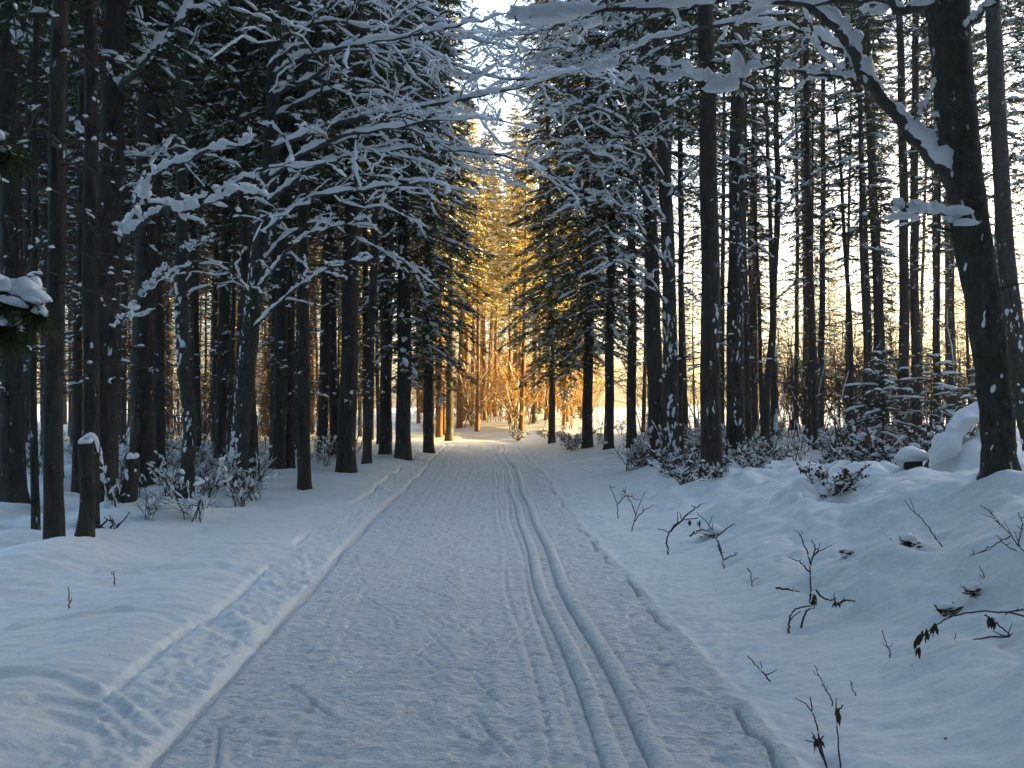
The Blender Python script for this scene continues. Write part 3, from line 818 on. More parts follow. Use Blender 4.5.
# ------------------------------------------------------------------ the big leaning tree at right and its limbs
LY = 8.5
MOUNDS_Z = ground_z(LEAN_BASE[0], LEAN_BASE[1])
root, P, R, r = path_tree('beech_tree', 'large beech leaning left over the snow bank at right, snow lying along its limbs', LEAN_BASE,
                          [(997, 430), (993, 380), (986, 320), (976, 260), (966, 200), (957, 120), (951, 50), (946, -20), (940, -120), (936, -220)], LY, 27, 44, M_BEECH, 46, k=18)
for i, (way, r0, r1, lev, fat, cov) in enumerate([
    ([(958, 190, LY), (944, 173, 8.45), (920, 145, 8.4), (893, 112, 8.3), (868, 80, 8.2), (855, 55, 8.1), (838, 30, 8.0), (805, 2, 7.9), (770, -25, 7.8)], .066, .042, 0, 2.0, .99),
    ([(868, 84, 8.2), (845, 78, 8.1), (815, 72, 8.0), (790, 69, 7.9), (745, 68, 7.8)], .022, .010, 1, 1.2, .9),
    ([(946, -10, LY), (935, 0, 8.3), (905, 12, 8.1), (885, 3, 8.0), (850, 0, 7.9), (800, 3, 7.8), (740, 0, 7.7), (680, 6, 7.6), (610, 10, 7.5), (560, 14, 7.4), (515, 20, 7.3)], .045, .012, 1, 2.2, .97),
    ([(745, 68, 7.8), (737, 86, 7.8), (715, 82, 7.8), (690, 76, 7.8), (660, 79, 7.8), (635, 72, 7.8), (612, 66, 7.8), (585, 70, 7.8)], .016, .006, 1, 1.9, .95),
    ([(870, 70, 8.2), (800, 30, 8.9), (720, 25, 9.4), (640, 45, 9.8), (580, 70, 10)], .03, .008, 2, 1.2, .85),
    ([(969, 225, LY), (945, 215, 8.2), (918, 210, 8.0), (892, 205, 7.9)], .018, .008, 1, 2.3, .9),
    ([(850, 50, 8.1), (840, 70, 8.3), (815, 40, 8.6), (800, -10, 8.8)], .022, .010, 1, 1.0, .5),
    ([(950, 40, LY), (985, 10, 8.2), (1020, -20, 8.0)], .035, .015, 2, 1.2, .8),
    ([(905, 128, 8.3), (925, 105, 8.2), (935, 80, 8.1)], .010, .004, 1, 1.0, .6)]):
    add_limb(root, [at(*w) for w in way], r0, r1, 420 + i, lev, cov, fat, .45, cap=.55)
link('trunk_snow', trunk_snow_mesh(lambda z: np.interp(z, P[:, 2], R), lambda z: np.array([np.interp(z, P[:, 2], P[:, c]) for c in range(3)]), r, 4.0, .15, 4.6, 16, .75), root)
for z, a, L in ((1.1, 3.6, .16), (1.75, 5.6, .22), (2.3, 3.2, .3), (2.9, 4.6, .12), (3.3, 6.0, .25), (.7, 5.2, .1)):
    q = np.array([np.interp(z, P[:, 2], P[:, c]) for c in range(3)]); d = np.array([math.cos(a), math.sin(a), .35]); b = MB()
    b.tube(line([q, q + d * (.12 + L * .5), q + d * (.14 + L) + [0, 0, -.03]], 8), np.linspace(.022, .007, 8), 6); o = link('branch_stub', b.mesh('branch_stub', M_BEECH), root)
sn = MB()   # heavy clumps
for x, y, Y, l, w, h in ((548, 16, 7.4, .27, .12, .10), (723, 88, 7.75, .15, .07, .09), (738, 70, 7.8, .06, .05, .16), (735, 0, 7.7, .10, .07, .09), (762, 3, 7.75, .13, .07, .08),
                         (960, 213, 8.25, .16, .07, .07), (968, 224, 8.2, .13, .06, .05), (935, 210, 8.1, .14, .06, .07), (900, 218, 7.9, .17, .06, .05), (690, 2, 7.6, .2, .06, .06), (545, 20, 7.38, .14, .09, .08), (560, 13, 7.42, .16, .08, .08), (716, 90, 7.72, .09, .05, .06), (730, 84, 7.76, .08, .06, .09), (737, 62, 7.8, .04, .03, .08)):
    sn.lumps([at(x, y, Y) - np.array(root.location)], [[1, .1, .08]], l, w, h)
link('snow_clumps', sn.mesh('snow_clumps', M_SNOW), root)

for i, way in enumerate([[(4.0, 8.3, 6.4), (2.6, 6.8, 6.9), (.8, 5.4, 7.0), (-1.4, 4.4, 6.8)], [(4.0, 8.3, 7.0), (2.8, 6.0, 7.4), (1.2, 3.4, 7.4), (-.6, .8, 7.0)], [(4.0, 8.3, 7.6), (1.8, 7.6, 8.2), (-.8, 7.0, 8.4), (-3, 6.4, 8.2)],
                         [(4.0, 8.3, 8.2), (3.6, 5.6, 8.4), (2.8, 2.6, 8.2), (1.8, -.6, 7.8)], [(4.0, 8.3, 7.9), (2.2, 4.4, 8.6), (-.4, 1.8, 8.8), (-3.2, .2, 8.6)]]):
    add_limb(root, way, .05, .008, 460 + i, 2, .9, 2.6, 1.2)  # unseen overhead limbs, added to shade the near snow

b2 = hit(1035, 458)
root, P, R, r = path_tree('beech_tree', 'slimmer trunk leaning at the right edge of the picture behind the large beech', b2,
                          [(1022, 400), (1014, 320), (1006, 250), (1000, 150), (995, 60), (990, -60)], b2[1], 18, 14, M_BEECH, 47)
link('trunk_snow', trunk_snow_mesh(lambda z: np.interp(z, P[:, 2], R), lambda z: np.array([np.interp(z, P[:, 2], P[:, c]) for c in range(3)]), r, 4.4, .2, 3, 22, 1.0), root)

# ------------------------------------------------------------------ the stands behind: copies of a few spruces
def proto_tree(kind, r0, seed, name='spruce_tree'):
    r = np.random.default_rng(seed)
    root = thing(name, 'tree', 'tree', (0, 0, 0))
    me, P, R = trunk_mesh(PROTO[kind]['H'], r0, r, M_SUNTINT_BARK if 'pine' in kind else M_BARK, k=10, bend=.1, flare=.25, n=30)  # road-end kinds take the bark with sunlight tinted in
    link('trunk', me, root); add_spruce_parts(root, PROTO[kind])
    return root
FP = {k: [proto_tree(k, r0, 600 + i), False] for i, (k, r0) in enumerate((('tall_a', .14), ('tall_b', .12), ('tall_c', .10), ('low_a', .15), ('low_b', .13), ('pole_a', .06), ('pole_b', .05), ('bare_a', .11), ('bare_b', .09), ('pine_suntint_a', .16), ('pine_suntint_b', .13), ('dense_a', .15), ('dense_b', .14)))}
def place(kind, x, y, label, group, r, s=None):
    rec = FP[kind]
    o = rec[0] if not rec[1] else copy_tree(rec[0])
    rec[1] = True
    s = s or r.uniform(.85, 1.15)
    o.location = (x, y, float(base_height(x, y)) - .05); o.rotation_euler = (r.normal(0, .012), r.normal(0, .012), r.uniform(0, 6.28)); o.scale = (s, s, s)
    o['label'] = label; o['group'] = group
    if kind.startswith('pine'): o.name = 'sun_tinted_tree'
    if kind.startswith('pole'): o.name = 'slender_young_tree'
    return o
def scatter(n, pxr, yr, kinds, probs, dmin, umin, label, group, seed, ypow=1.0, size=None):
    r = np.random.default_rng(seed); got = 0; tries = 0
    while got < n and tries < 4000:
        tries += 1
        Y = yr[0] + (yr[1] - yr[0]) * r.uniform() ** ypow; px = r.uniform(*pxr); x = (px - 512) / F * Y
        if abs(x - float(road_x(min(Y, 52)))) < umin: continue
        if any((x - a) ** 2 + (Y - b) ** 2 < dmin ** 2 for a, b in USED): continue
        USED.append((x, Y)); place(str(r.choice(kinds, p=probs)), x, Y, label, group, r, None if size is None else r.uniform(*size)); got += 1
    return got
g1 = scatter(118, (-40, 400), (15, 60), ['tall_a', 'tall_b', 'tall_c', 'pole_a', 'bare_b'], [.22, .25, .25, .1, .18], 1.3, 3.3,
        'slender dark spruce deep in the left stand behind the roadside trunks', 'spruces in the left stand', 71)
g2 = scatter(44, (640, 1060), (22, 44), ['bare_a', 'bare_b', 'pole_a', 'pole_b'], [.25, .25, .25, .25], 1.8, 4.0,
        'slender dark tree in the open stand behind the right roadside trunks', 'trees in the right stand', 72)
g3 = scatter(40, (412, 592), (46.5, 65), ['pine_suntint_a', 'pine_suntint_b', 'tall_c'], [.46, .44, .10], 1.3, .0,
        'sunlit tree in the stand coloured with painted golden light, closing off the far road end', 'sun tinted trees at the road end', 73, size=(.8, 1.2))
r = np.random.default_rng(77); got = 0
for k, (x, Y) in enumerate(((-5.6, 4.6), (-4.4, 2.2), (-4.3, -.4), (-7.3, 6.4), (-6.6, 2.0), (-6.2, -1.6), (-4.1, -3.4), (-8.6, 4.2), (-3.6, -6.2), (4.4, -4.4), (6.6, 2.2), (8.2, 4.4), (7.2, -1.2), (9.8, 1.8), (11.2, 6.0), (12.5, 3.2), (10.4, -3.0))):  # unseen dense spruces, added to darken the near snow
    USED.append((x, Y)); place(('dense_a', 'dense_b')[k % 2], x, Y, 'tall unseen spruce added for shade to the wood beside and behind the viewer, outside the picture', 'added shade spruces out of view', r)
while got < 66:  # more unseen spruces, some across the road behind, added to cut sky light
    x, Y = r.uniform(-24, 24), r.uniform(-34, 10)
    if (abs(x - float(road_x(Y))) < 3.0 and Y > -9) or abs(x) < .62 * Y + 2.6 or any((x - a) ** 2 + (Y - b) ** 2 < 3.2 for a, b in USED): continue
    USED.append((x, Y)); place(('tall_a', 'tall_b', 'tall_c', 'low_a')[got % 4], x, Y, 'tall unseen spruce added for shade to the wood beside and behind the viewer, outside the picture', 'added shade spruces out of view', r); got += 1

scatter(36, (600, 1080), (100, 140), ['pole_a', 'pole_b', 'tall_c'], [.35, .35, .3], 1.8, 4.0,
        'thin far tree against the bright sky beyond the right stand', 'far thin trees beyond the right stand', 74, size=(.9, 1.3))
scatter(22, (-40, 420), (58, 95), ['tall_a', 'tall_b', 'low_b'], [.35, .35, .3], 2.0, 4.0,
        'far spruce closing the gaps behind the left stand', 'far spruces behind the left stand', 75, size=(.55, .8))

scatter(18, (440, 585), (67, 96), ['pine_suntint_a', 'pine_suntint_b', 'low_b'], [.4, .4, .2], 1.5, .0,
        'hazy tree, mostly tinted as if gold lit, glimpsed between nearer trees far beyond the road end', 'hazy, mostly sun tinted trees far beyond the road end', 76, size=(.7, 1.0))

scatter(26, (0, 400), (16, 44), ['pole_a', 'pole_b', 'bare_b'], [.4, .3, .3], 1.0, 3.2,
        'thin young trunk crowded between the larger left hand spruces', 'thin trunks among the left spruces', 78)

# ------------------------------------------------------------------ shrubs and young growth
def shrub_meshes(seed, h, nst, spread, snowy, leaves=0, leafmat=None, arch=.3):
    r = np.random.default_rng(seed); st, sn, lv = MB(), MB(), MB()
    kp, kd, kw = [], [], []
    for _ in range(nst):
        a = r.uniform(0, 6.28); o = np.array([math.cos(a), math.sin(a), 0]); L = h * r.uniform(.55, 1.15)
        s = np.linspace(0, 1, 8); sp = spread * r.uniform(.3, 1.2)
        P = o * (L * sp * s ** 1.2)[:, None] + r.normal(0, .06 * h, 3) * [1, 1, 0]; P[:, 2] = L * (s - arch * sp * s ** 2) - .08
        P[1:] += np.cumsum(r.normal(0, .018 * h, (7, 3)), 0)
        st.tube(P, np.linspace(.009, .003, 8) * (.6 + .4 * h), 4)
        if r.uniform() < snowy: snow_on(sn, P, np.full(8, .006), r, .4, .8)
        for _ in range(int(7 * L / h + 3)):
            q = r.uniform(.2, 1); p = np.array([np.interp(q, s, P[:, c]) for c in range(3)])
            d = o * r.uniform(-.2, .8) + r.normal(0, .5, 3); d[2] = abs(d[2]) * .8 + .15; l = h * r.uniform(.12, .32)
            Q = p + d * (l * np.linspace(0, 1, 4))[:, None]; Q[1:] += np.cumsum(r.normal(0, .03 * l, (3, 3)), 0)
            st.tube(Q, np.array([.005, .004, .003, .002]) * (.6 + .4 * h), 3)
            if r.uniform() < snowy * .5: sn.lumps([Q[2]], [d], r.uniform(.03, .09), r.uniform(.02, .045), r.uniform(.015, .04))
            for _ in range(leaves):
                f = r.uniform(.2, 1); kp.append(p + d * l * f); e = r.normal(0, 1, 3); e[2] -= .6; e /= np.linalg.norm(e)
                kd.append(e * r.uniform(.04, .075)); w = np.cross(e, r.normal(0, 1, 3)); kw.append(w / np.linalg.norm(w) * r.uniform(.012, .022))
            for _ in range(2):
                f = r.uniform(.3, 1); p3 = p + d * l * f; d3 = d + r.normal(0, .6, 3)
                st.tube(np.stack([p3, p3 + d3 * l * .25, p3 + d3 * l * .45]), [.003, .0025, .0015], 3)
    out = {'stems': st.mesh('stems', M_TWIG), 'snow': sn.mesh('shrub_snow', M_SNOW)}
    if leaves: lv.kites(kp, kd, kw); out['leaves'] = lv.mesh('leaves', leafmat, False)
    return out
def shrub_thing(pm, name, label, cat, loc, group=None):
    o = thing(name, label, cat, loc, group); link('stems', pm['stems'], o)
    if len(pm['snow'].vertices): link('shrub_snow', pm['snow'], o)
    if 'leaves' in pm: link('leaves', pm['leaves'], o)
    return o
def scatter_shrubs(pms, n, pxr, yr, umin, sr, name, label, cat, group, seed):
    r = np.random.default_rng(seed); made = []; got = 0
    protos = [None] * len(pms)
    while got < n:
        Y = r.uniform(*yr); px = r.uniform(*pxr); x = (px - 512) / F * Y
        if abs(x - float(road_x(min(Y, 50)))) < umin: continue
        k = got % len(pms)
        if protos[k] is None: o = protos[k] = shrub_thing(pms[k], name, label, cat, (0, 0, 0), group)
        else: o = copy_tree(protos[k])
        s = r.uniform(*sr); o.location = (x, Y, ground_z(x, Y)); o.rotation_euler.z = r.uniform(0, 6.28); o.scale = (s, s, s); got += 1
SH = [shrub_meshes(80 + i, 1.0, 9, .55, .5) for i in range(3)]
BR = [shrub_meshes(90 + i, .7, 12, .8, .8, 5, M_DARKLEAF, .55) for i in range(3)]
SA = [shrub_meshes(95 + i, 3.6, 7, .28, .25) for i in range(3)]
OB = [shrub_meshes(99 + i, 3.0, 9, .4, .4, 16, M_LEAF, .2) for i in range(2)]
scatter_shrubs(SH, 84, (0, 420), (11.5, 32), 3.6, (.4, 1.1), 'leafless_shrub', 'leafless twiggy shrub poking from the snow among the left trunks', 'shrub', 'leafless shrubs under the left stand', 201)
scatter_shrubs(SH, 34, (560, 900), (17, 40), 2.6, (.5, 1.2), 'leafless_shrub', 'leafless twiggy shrub poking from the snow under the right roadside trees', 'shrub', 'leafless shrubs under the right trees', 202)
scatter_shrubs(BR, 46, (625, 960), (13.0, 25), 3.4, (.6, 1.2), 'bramble_bush', 'low bramble bush with withered dark leaves half buried on the right bank', 'bush', 'bramble bushes on the right bank', 203)
scatter_shrubs(SA, 46, (755, 1000), (27, 46), 5, (.8, 1.4), 'leafless_sapling', 'thin leafless sapling in the grey thicket beyond the right bank', 'sapling', 'saplings of the right thicket', 204)
scatter_shrubs(SA, 34, (150, 400), (24, 48), 4.5, (.6, 1.1), 'leafless_sapling', 'thin leafless sapling in the undergrowth among the left trunks', 'sapling', 'saplings under the left stand', 207)
scatter_shrubs(SA, 40, (640, 1050), (34, 43), 5, (.9, 1.5), 'leafless_sapling', 'thin leafless sapling far behind the right stand against the bright sky', 'sapling', 'far saplings behind the right stand', 208)
scatter_shrubs(SA, 36, (180, 445), (42, 57), 5.0, (.45, .9), 'leafless_sapling', 'thin leafless sapling among the farthest trunks left of the road end', 'sapling', 'far saplings behind the left roadside', 210)
scatter_shrubs(OB, 14, (470, 575), (60, 80), 0, (.8, 1.5), 'young_beech', 'young beech glowing amber deep behind the trees at the road end', 'young tree', 'amber young beeches behind the road end trees', 211)
scatter_shrubs(OB, 24, (470, 592), (46, 62), 2.2, (.8, 1.6), 'young_beech', 'young beech still holding orange leaves in the sunlight at the road end', 'young tree', 'orange leaved young beeches', 205)
scatter_shrubs(OB, 12, (395, 495), (55, 66), 0, (.6, 1.2), 'young_beech', 'young golden leaved beech among trees where the road bends away', 'young tree', 'golden leaved young beeches beyond the bend', 209)
scatter_shrubs(BR, 9, (510, 600), (27, 44), 2.1, (.6, 1.0), 'bramble_bush', 'small snow dusted bramble at the right road edge before the golden gap', 'bush', 'brambles along the far right road edge', 206)

# ------------------------------------------------------------------ young spruce and boughs
def young_spruce(base, h, label, seed, rz=0):
    root = thing('young_spruce', label, 'young tree', (base[0], base[1], ground_z(base[0], base[1]) - .05))
    s = h / 3.2; r = np.random.default_rng(seed)
    me, _, _ = trunk_mesh(h, .022 + h * .004, r, M_BARK, 8, .02); link('trunk', me, root)
    add_spruce_parts(root, PROTO['young'], s, s, rz)
for x, y, Y, h, rz, lab in ((884, 452, 17.5, 2.2, 0, 'snowy young spruce with layered boughs before the dark trunks left of the large beech'),
                            (932, 440, 17.5, 2.2, 2.1, 'snowy young spruce behind the mushroom capped stump, boughs mixing with its neighbour'),
                            (972, 430, 16.0, 1.7, 1.2, 'smaller snowy young spruce behind the snow covered fallen log')):
    young_spruce(at(x, y, Y), h, lab, int(x), rz)
# the bough that reaches in at the left edge, on a spruce whose trunk stands outside the picture
p = at(-95, 560, 4.6)
root = thing('spruce_tree', 'spruce standing outside the picture whose snow heaped bough enters at the left edge', 'tree', (p[0], p[1], float(base_height(p[0], p[1])) - .05))
r = np.random.default_rng(53)
me, P, R = trunk_mesh(PROTO['tall_b']['H'], .12, r, M_BARK); link('trunk', me, root); add_spruce_parts(root, PROTO['tall_b'], 1, 1, .7)
def bough(pts, seed, nl, size):
    r = np.random.default_rng(seed); P = line([at(*q) for q in pts], 14) - np.array(root.location)
    st, sn = MB(), MB(); st.tube(P, np.linspace(.016, .005, 14), 5); kp, kd, kw = [], [], []
    for i in range(260):
        t = r.uniform(.3, 1); p = np.array([np.interp(t, np.linspace(0, 1, 14), P[:, c]) for c in range(3)])
        d = np.array([.5 * r.normal() + .3, r.normal() * .6, -abs(r.normal()) * .6]); d *= r.uniform(.05, .16) / np.linalg.norm(d)
        for k in range(5):
            e = d * .5 + r.normal(0, .02, 3); w = np.cross(e, r.normal(0, 1, 3)); kp.append(p + d * k / 5); kd.append(e); kw.append(w / np.linalg.norm(w) * .006)
    st.kites(kp, kd, kw)
    for i in range(nl):
        t = r.uniform(.35, 1); p = np.array([np.interp(t, np.linspace(0, 1, 14), P[:, c]) for c in range(3)]) + [r.normal(0, .03), r.normal(0, .05), .02 + abs(r.normal(0, .03))]
        sn.lumps([p], [[1, r.normal() * .5, -.3]], size * r.uniform(.5, 1.2), size * r.uniform(.5, 1), size * r.uniform(.4, .9))
    o = link('bough', st.mesh('bough', M_NEEDLE, False), root); link('bough_snow', sn.mesh('bough_snow', M_SNOW), o)
bough([(-95, 270, 4.6), (-50, 278, 4.6), (-10, 290, 4.55), (20, 300, 4.5), (38, 318, 4.45)], 1, 34, .062)
bough([(-95, 300, 4.6), (-50, 310, 4.6), (-20, 322, 4.5), (14, 335, 4.5)], 2, 14, .05)
bough([(-95, 110, 4.6), (-50, 120, 4.6), (-15, 138, 4.55), (12, 156, 4.5)], 3, 12, .04)

# ------------------------------------------------------------------ stump, log, bent bush on the right bank
def snow_blob(b, pts, radii, seed, k=22):
    r = np.random.default_rng(seed); P = line(pts, 60); t = np.linspace(0, 1, 60)
    R = np.interp(t, np.linspace(0, 1, len(radii)), radii); th = np.linspace(0, 6.283, k, endpoint=False)
    RR = R[:, None] * (1 + .5 * vnoise(np.cos(th)[None] * 1.3 + seed, t[:, None] * 6 + np.sin(th)[None], seed) + .5 * vnoise(np.cos(th)[None] * 2.2, t[:, None] * 15 + np.sin(th)[None] * 2, seed + 3)); b.tube(P, RR, k)
def drift(b, c, ang, L, W, H, seed, slope=0.0):
    """one continuous snow drift: a dome with folds, its rim under the snow"""
    n, k = 30, 72; t = np.linspace(0, 1, n); a = np.linspace(0, 2 * math.pi, k, endpoint=False)
    x = t[:, None] * np.cos(a)[None] * L; y = t[:, None] * np.sin(a)[None] * W
    rim = 1 + .35 * vnoise(np.cos(a) * 1.6 + seed, np.sin(a) * 1.6, seed)
    x = x * rim; y = y * rim
    z = H * (1 - t[:, None] ** 2.2) * (1 + .7 * vnoise(x * 2.2 / L + seed, y * 2.2 / W, seed + 1) + .3 * vnoise(x * 4.5 / L, y * 4.5 / W + seed, seed + 2)) + slope * x - .12 * t[:, None] ** 6
    v = np.stack([c[0] + x * math.cos(ang) - y * math.sin(ang), c[1] + x * math.sin(ang) + y * math.cos(ang), c[2] + z], -1)
    i, j = np.meshgrid(np.arange(n - 1), np.arange(k), indexing='ij')
    b.add(v.reshape(-1, 3), np.stack([i * k + j, (i + 1) * k + j, (i + 1) * k + (j + 1) % k, i * k + (j + 1) % k], -1).reshape(-1, 4))
p = hit(913, 470)
root = thing('tree_stump', 'low stump under a round mushroom shaped cap of snow on the right bank', 'stump', (p[0], p[1], ground_z(p[0], p[1]) - .03))
sc = p[1] / F
b = MB(); b.tube(np.array([[0, 0, -.1], [0, 0, .05], [.01, 0, 12 * sc], [.01, 0, 20 * sc]]), np.array([11, 9, 8.5, 8]) * sc, 10); link('stump', b.mesh('stump', M_BARK), root)
b = MB(); b.lumps([[0, 0, 14 * sc]], [[1, .1, .06]], 16 * sc, 14 * sc, 12 * sc); b.lumps([[-3 * sc, -3 * sc, 15 * sc], [5 * sc, -2 * sc, 14 * sc]], [[1, 0, .1], [1, .4, -.2]], [12 * sc, 9 * sc], [9 * sc, 8 * sc], [9 * sc, 8 * sc]); link('snow_cap', b.mesh('snow_cap', M_SNOW), root)

p = hit(938, 470); LYg = p[1]
root = thing('fallen_log', 'fallen log buried under lumpy snow climbing to the right behind the large beech', 'log', tuple(p))
b = MB(); P = np.array([at(928, 474, LYg), at(945, 450, LYg), at(965, 425, LYg + .2), at(990, 402, LYg + .4)]) - p; b.tube(line(P, 12), np.linspace(.10, .07, 12), 9); link('log', b.mesh('log', M_BARK), root)
b = MB(); drift(b, np.array([.38, .05, -.02]), .15, .72, .42, .34, 3, .33); drift(b, np.array([.62, .1, .22]), .3, .34, .26, .24, 8, .25)
snow_blob(b, [q + [0, -.05, .07] for q in P], [.03, .13, .15, .11, .14, .08, .02], 5)
link('snow_cover', b.mesh('snow_cover', M_SNOW), root)

p = hit(806, 506); BYg = p[1]
root = thing('bent_bush', 'bush bent over by an arching slab of snow, withered leaves hanging on its right', 'bush', tuple(p))
b = MB(); drift(b, np.array([-.06, .05, -.04]), .2, .42, .34, .26, 12, .1); drift(b, np.array([.22, .12, .02]), -.2, .30, .26, .30, 15, -.1); drift(b, np.array([-.18, -.12, -.04]), 1.2, .24, .18, .22, 17)
link('snow_slab', b.mesh('snow_slab', M_SNOW), root)
o = link('stems', BR[0]['stems'], root); o.location = (.30, -.02, .06); o.scale = (1.0, 1.0, .9)
l = link('leaves', BR[0]['leaves'], root); l.location = o.location; l.scale = o.scale
o = link('shrub_snow', BR[0]['snow'], root); o.location = l.location; o.scale = l.scale

# ------------------------------------------------------------------ twigs and sticks standing in the snow (drawn from the photo, one by one)
def twig(name, label, lines, w=1.6, leaves=None, seed=0, dY=.0, basept=None):
    r = np.random.default_rng(seed + 900)
    bx, by = basept or lines[0][0]
    p = hit(bx, by); Y = p[1]; p[2] = ground_z(p[0], p[1])
    root = thing(name, label, 'twig', tuple(p)); b = MB(); sb = MB()
    for ln in lines:
        m = len(ln); pts = [at(x, y, Y + dY * k + r.normal(0, .03)) - p for k, (x, y) in enumerate(ln)]
        if ln[0] == (bx, by): pts = [np.array([0, 0, -.06])] + pts
        P = line(pts, 4 * len(pts), .0015 * Y * .3, r); b.tube(P, np.linspace(w, w * .4, len(P)) * .72 / F * Y / 2 + .0006, 5)
        Lp = np.linalg.norm(np.diff(P, axis=0), axis=1).sum()
        for _ in range(int(r.integers(1, 4) if Lp > .12 else 0)):      # short side shoots
            q = P[int(len(P) * r.uniform(.35, .95)) - 1]; d = r.normal(0, 1, 3); d[2] = abs(d[2]) * .8 + .2; d *= Lp * r.uniform(.10, .28) / np.linalg.norm(d)
            b.tube(np.stack([q, q + d * .5 + r.normal(0, .006, 3), q + d]), np.array([w * .4, w * .3, w * .2]) / F * Y / 2 + .0005, 4)
        for _ in range(int(Lp * 5)):
            q = P[int(len(P) * r.uniform(.2, .95)) - 1]; sb.lumps([q + [0, 0, .006]], [r.normal(0, 1, 3)], r.uniform(.008, .022), r.uniform(.006, .013), r.uniform(.006, .012))
    st = link('stem', b.mesh('stem', M_TWIG), root)
    if sb.n: link('twig_snow', sb.mesh('twig_snow', M_SNOW), st)
    if leaves:
        lv = MB()
        for x, y in leaves:
            for _ in range(5):
                q = at(x, y, Y) - p + r.normal(0, .008, 3); d = np.array([r.normal(0, .01), r.normal(0, .012), -r.uniform(.05, .085)])
                lv.kites([q], [d], [np.array([r.uniform(.008, .014), r.normal(0, .008), 0])])
        link('leaves', lv.mesh('leaves', M_DARKLEAF, False), root)
    return root
twig('fallen_branch', 'arching fallen branch with withered leaves hanging from its tip at the right edge', [[(1030, 617), (1000, 612), (970, 612), (945, 620), (927, 632), (918, 645)], [(985, 615), (1000, 626), (1010, 636), (1000, 635)], [(1010, 636), (985, 638), (965, 642), (950, 646)], [(1030, 610), (1012, 611), (1005, 615)]], 2.4,
     [(917, 640), (920, 636), (925, 631), (934, 622), (995, 620), (990, 616), (918, 646)], 1, basept=(1030, 622))
twig('forked_twig', 'forked leafless twig standing at mid right above dark bent sprigs', [[(811, 588), (810, 572), (812, 560), (818, 552), (832, 545)], [(811, 565), (806, 550), (800, 535), (795, 530)], [(810, 572), (800, 562), (788, 557)], [(812, 560), (815, 548), (812, 540)]], 2.2, None, 2)
twig('bent_sprig', 'dark bent sprigs half buried below the forked twig at mid right', [[(789, 626), (790, 616), (798, 608), (810, 606), (816, 602)], [(801, 628), (806, 612), (815, 606)], [(816, 590), (822, 597), (832, 600), (836, 598)], [(840, 603), (848, 600), (855, 602)], [(776, 588), (790, 590), (800, 592)]], 3.0, [(813, 594), (812, 600), (836, 600)], 3)
twig('upright_twig', 'slanting bare twig alone on the right bank above the fallen branch', [[(943, 548), (934, 535), (925, 522), (912, 510), (905, 500)]], 2.0, None, 4)
twig('upright_twig', 'short slanting twig on the slope between forked twig and fallen branch', [[(890, 652), (886, 643), (882, 630)]], 1.8, None, 5)
twig('upright_twig', 'knobbly dark twig lying slanted near the right road edge', [[(771, 684), (762, 672), (755, 664), (748, 656)]], 2.6, None, 6)
twig('upright_twig', 'thin leaning twig just above the pair of bottom stalks', [[(832, 700), (825, 688), (819, 675), (814, 665)]], 1.8, None, 7)
twig('upright_twig', 'tiny twig right of the thin leaning one near the bottom stalks', [[(856, 696), (852, 688), (851, 682)]], 1.6, None, 8)
twig('dry_stalk', 'left branching dry stalk at the bottom edge, right of the road', [[(829, 775), (822, 750), (818, 730), (813, 712), (810, 697)], [(826, 765), (816, 742), (812, 732)], [(820, 740), (824, 736)]], 3.0, [(819, 738)], 9)
twig('dry_stalk', 'right straight dry stalk with small bud knob at the bottom edge', [[(841, 775), (839, 750), (837, 725), (836, 703)], [(837, 712), (843, 705)]], 2.8, [(836, 708)], 10)
twig('bare_branch', 'fan of bare thin branches reaching in from the right edge', [[(1034, 560), (1020, 548), (1008, 532), (995, 520), (983, 514)], [(1010, 536), (1000, 542), (985, 550), (970, 556)], [(1018, 545), (1022, 525), (1018, 512)], [(1000, 525), (990, 512), (980, 505)], [(1028, 555), (1010, 548), (996, 535)]], 1.8, None, 11)
twig('upright_twig', 'tiny twig sticking out at right below the bare branch fan', [[(985, 578), (982, 571), (979, 566)]], 1.6, None, 12)
twig('leafy_twig', 'leafless sprig with side shoots where right road edge meets the bank', [[(724, 566), (721, 550), (716, 538), (708, 525), (697, 512)], [(718, 545), (722, 556)], [(724, 560), (731, 556), (738, 552)], [(716, 538), (727, 528), (735, 524)]], 2.0, None, 13)
twig('upright_twig', 'short stick standing in snow right of the sprig at the road bank', [[(752, 582), (750, 572), (748, 568)]], 1.6, None, 14)
twig('upright_twig', 'leaning thin weed stem on the near right verge', [[(632, 530), (636, 515), (640, 503), (645, 492)], [(636, 515), (630, 500), (622, 490)], [(634, 522), (642, 512), (655, 505)]], 1.6, None, 15)
twig('upright_twig', 'second weed stem on the right verge with drooping side shoots', [[(618, 520), (617, 505), (612, 492), (610, 485)], [(617, 505), (626, 496), (640, 500)]], 1.5, None, 16)
twig('bent_sprig', 'curved dark sprig in snow at right verge beside the bramble', [[(668, 552), (667, 540), (672, 528), (684, 520), (698, 518)], [(690, 536), (700, 530), (712, 532)], [(670, 532), (690, 512), (700, 505)]], 2.6, [(690, 520), (700, 520)], 17)
twig('wooden_stick', 'taller thin stick standing alone in the smooth snow at left', [[(69, 604), (69, 595), (68, 587)]], 2.0, None, 18)
twig('wooden_stick', 'short thin stick in smooth snow right of the taller one at left', [[(115, 583), (114, 577), (112, 571)]], 1.8, None, 19)
twig('fallen_twigs', 'tangle of dark twigs and snow at the foot of the capped snag', [[(98, 530), (108, 520), (118, 528)], [(96, 540), (110, 532), (122, 522), (130, 512)], [(102, 535), (112, 545)], [(90, 520), (104, 528), (116, 530)], [(105, 540), (112, 526), (109, 515)]], 3.0, None, 20, basept=(108, 538))
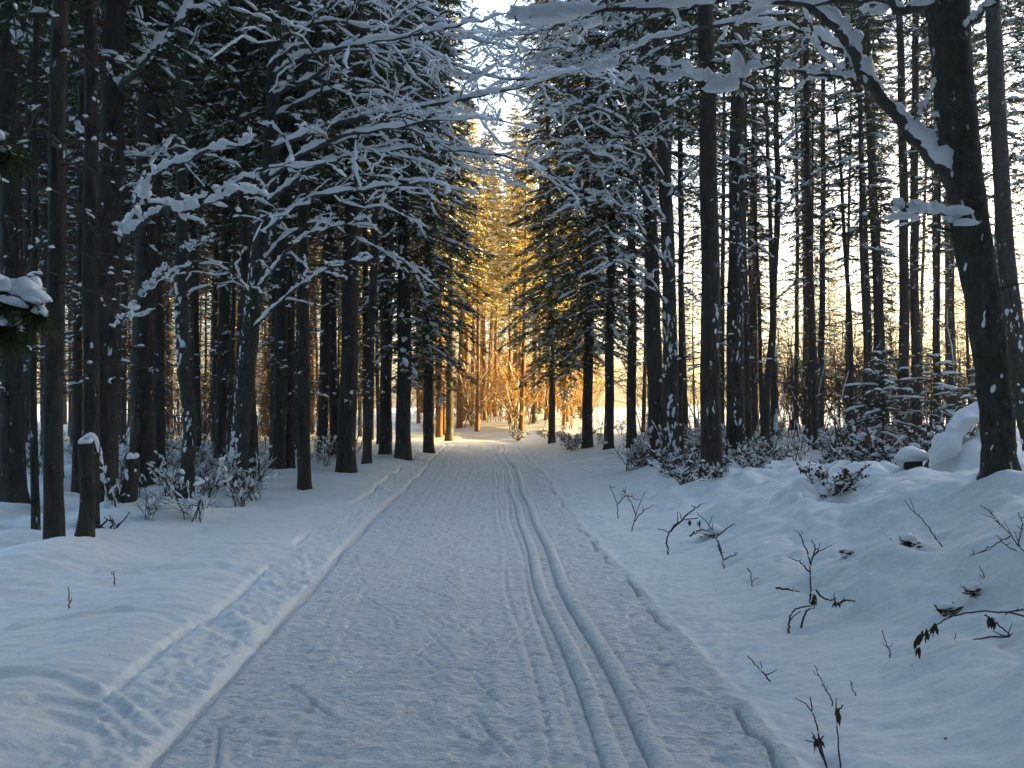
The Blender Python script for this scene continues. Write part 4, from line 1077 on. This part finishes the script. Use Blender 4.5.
def half_buried(px, py, w, h, label, seed):
    r = np.random.default_rng(seed); p = hit(px, py); Y = p[1]; p[2] = ground_z(p[0], p[1]); s = Y / F
    o = thing('buried_tuft', label, 'tuft', tuple(p)); lv = MB(); n = 60
    q = np.stack([r.normal(0, w * s * .3, n), r.normal(0, w * s * .3, n), r.uniform(-.02, h * s * .5, n)], 1)
    d = r.normal(0, 1, (n, 3)); d[:, 2] = abs(d[:, 2]) * .3; d /= np.linalg.norm(d, axis=1)[:, None]
    wv = np.cross(d, r.normal(0, 1, (n, 3))); wv /= np.linalg.norm(wv, axis=1)[:, None]
    lv.kites(q, d * r.uniform(.03, .08, n)[:, None], wv * .010); link('leaves', lv.mesh('leaves', M_DARKLEAF, False), o)
    b = MB(); b.lumps([[0, 0, h * s * .45]], [[1, .3, 0]], w * s * .55, w * s * .45, h * s * .5); link('snow_cap', b.mesh('snow_cap', M_SNOW), o)
half_buried(908, 557, 16, 12, 'dark buried tuft in snow below the slanting bare twig', 1)
half_buried(973, 592, 14, 12, 'dark buried tuft in snow above the arching fallen branch', 2)
half_buried(711, 534, 22, 14, 'larger dark tuft under a snow cap at the right verge', 3)
half_buried(848, 562, 10, 8, 'small dark tuft in the snow right of the forked twig', 4)
half_buried(948, 605, 18, 10, 'snowy tuft just above the leaf tip of the fallen branch', 5)

# ------------------------------------------------------------------ needles, bark flakes and cones dropped on the snow
r = np.random.default_rng(404); lit = MB(); kp, kd, kw = [], [], []
for _ in range(900):
    Y = 4 + 22 * r.uniform() ** 1.2; side = -1 if r.uniform() < .55 else 1
    u = side * (2.2 + abs(r.normal(0, 2.6))) if r.uniform() < .85 else r.uniform(-1.4, 1.4)
    x = float(road_x(Y)) + u; z = float(base_height(np.array([x]), np.array([Y]))[0] + detail_height(np.array([x]), np.array([Y]))[0]) + .006
    a = r.uniform(0, 6.28); l = r.uniform(.006, .022) * (1.6 if r.uniform() < .1 else 1); d = np.array([math.cos(a), math.sin(a), r.normal(0, .15)])
    kp.append([x, Y, z]); kd.append(d * l); kw.append(np.array([-d[1], d[0], r.normal(0, .2)]) * l * r.uniform(.15, .35))
lit.kites(kp, kd, kw)
link('needle_litter', lit.mesh('needle_litter', M_TWIG, False), kind='stuff')
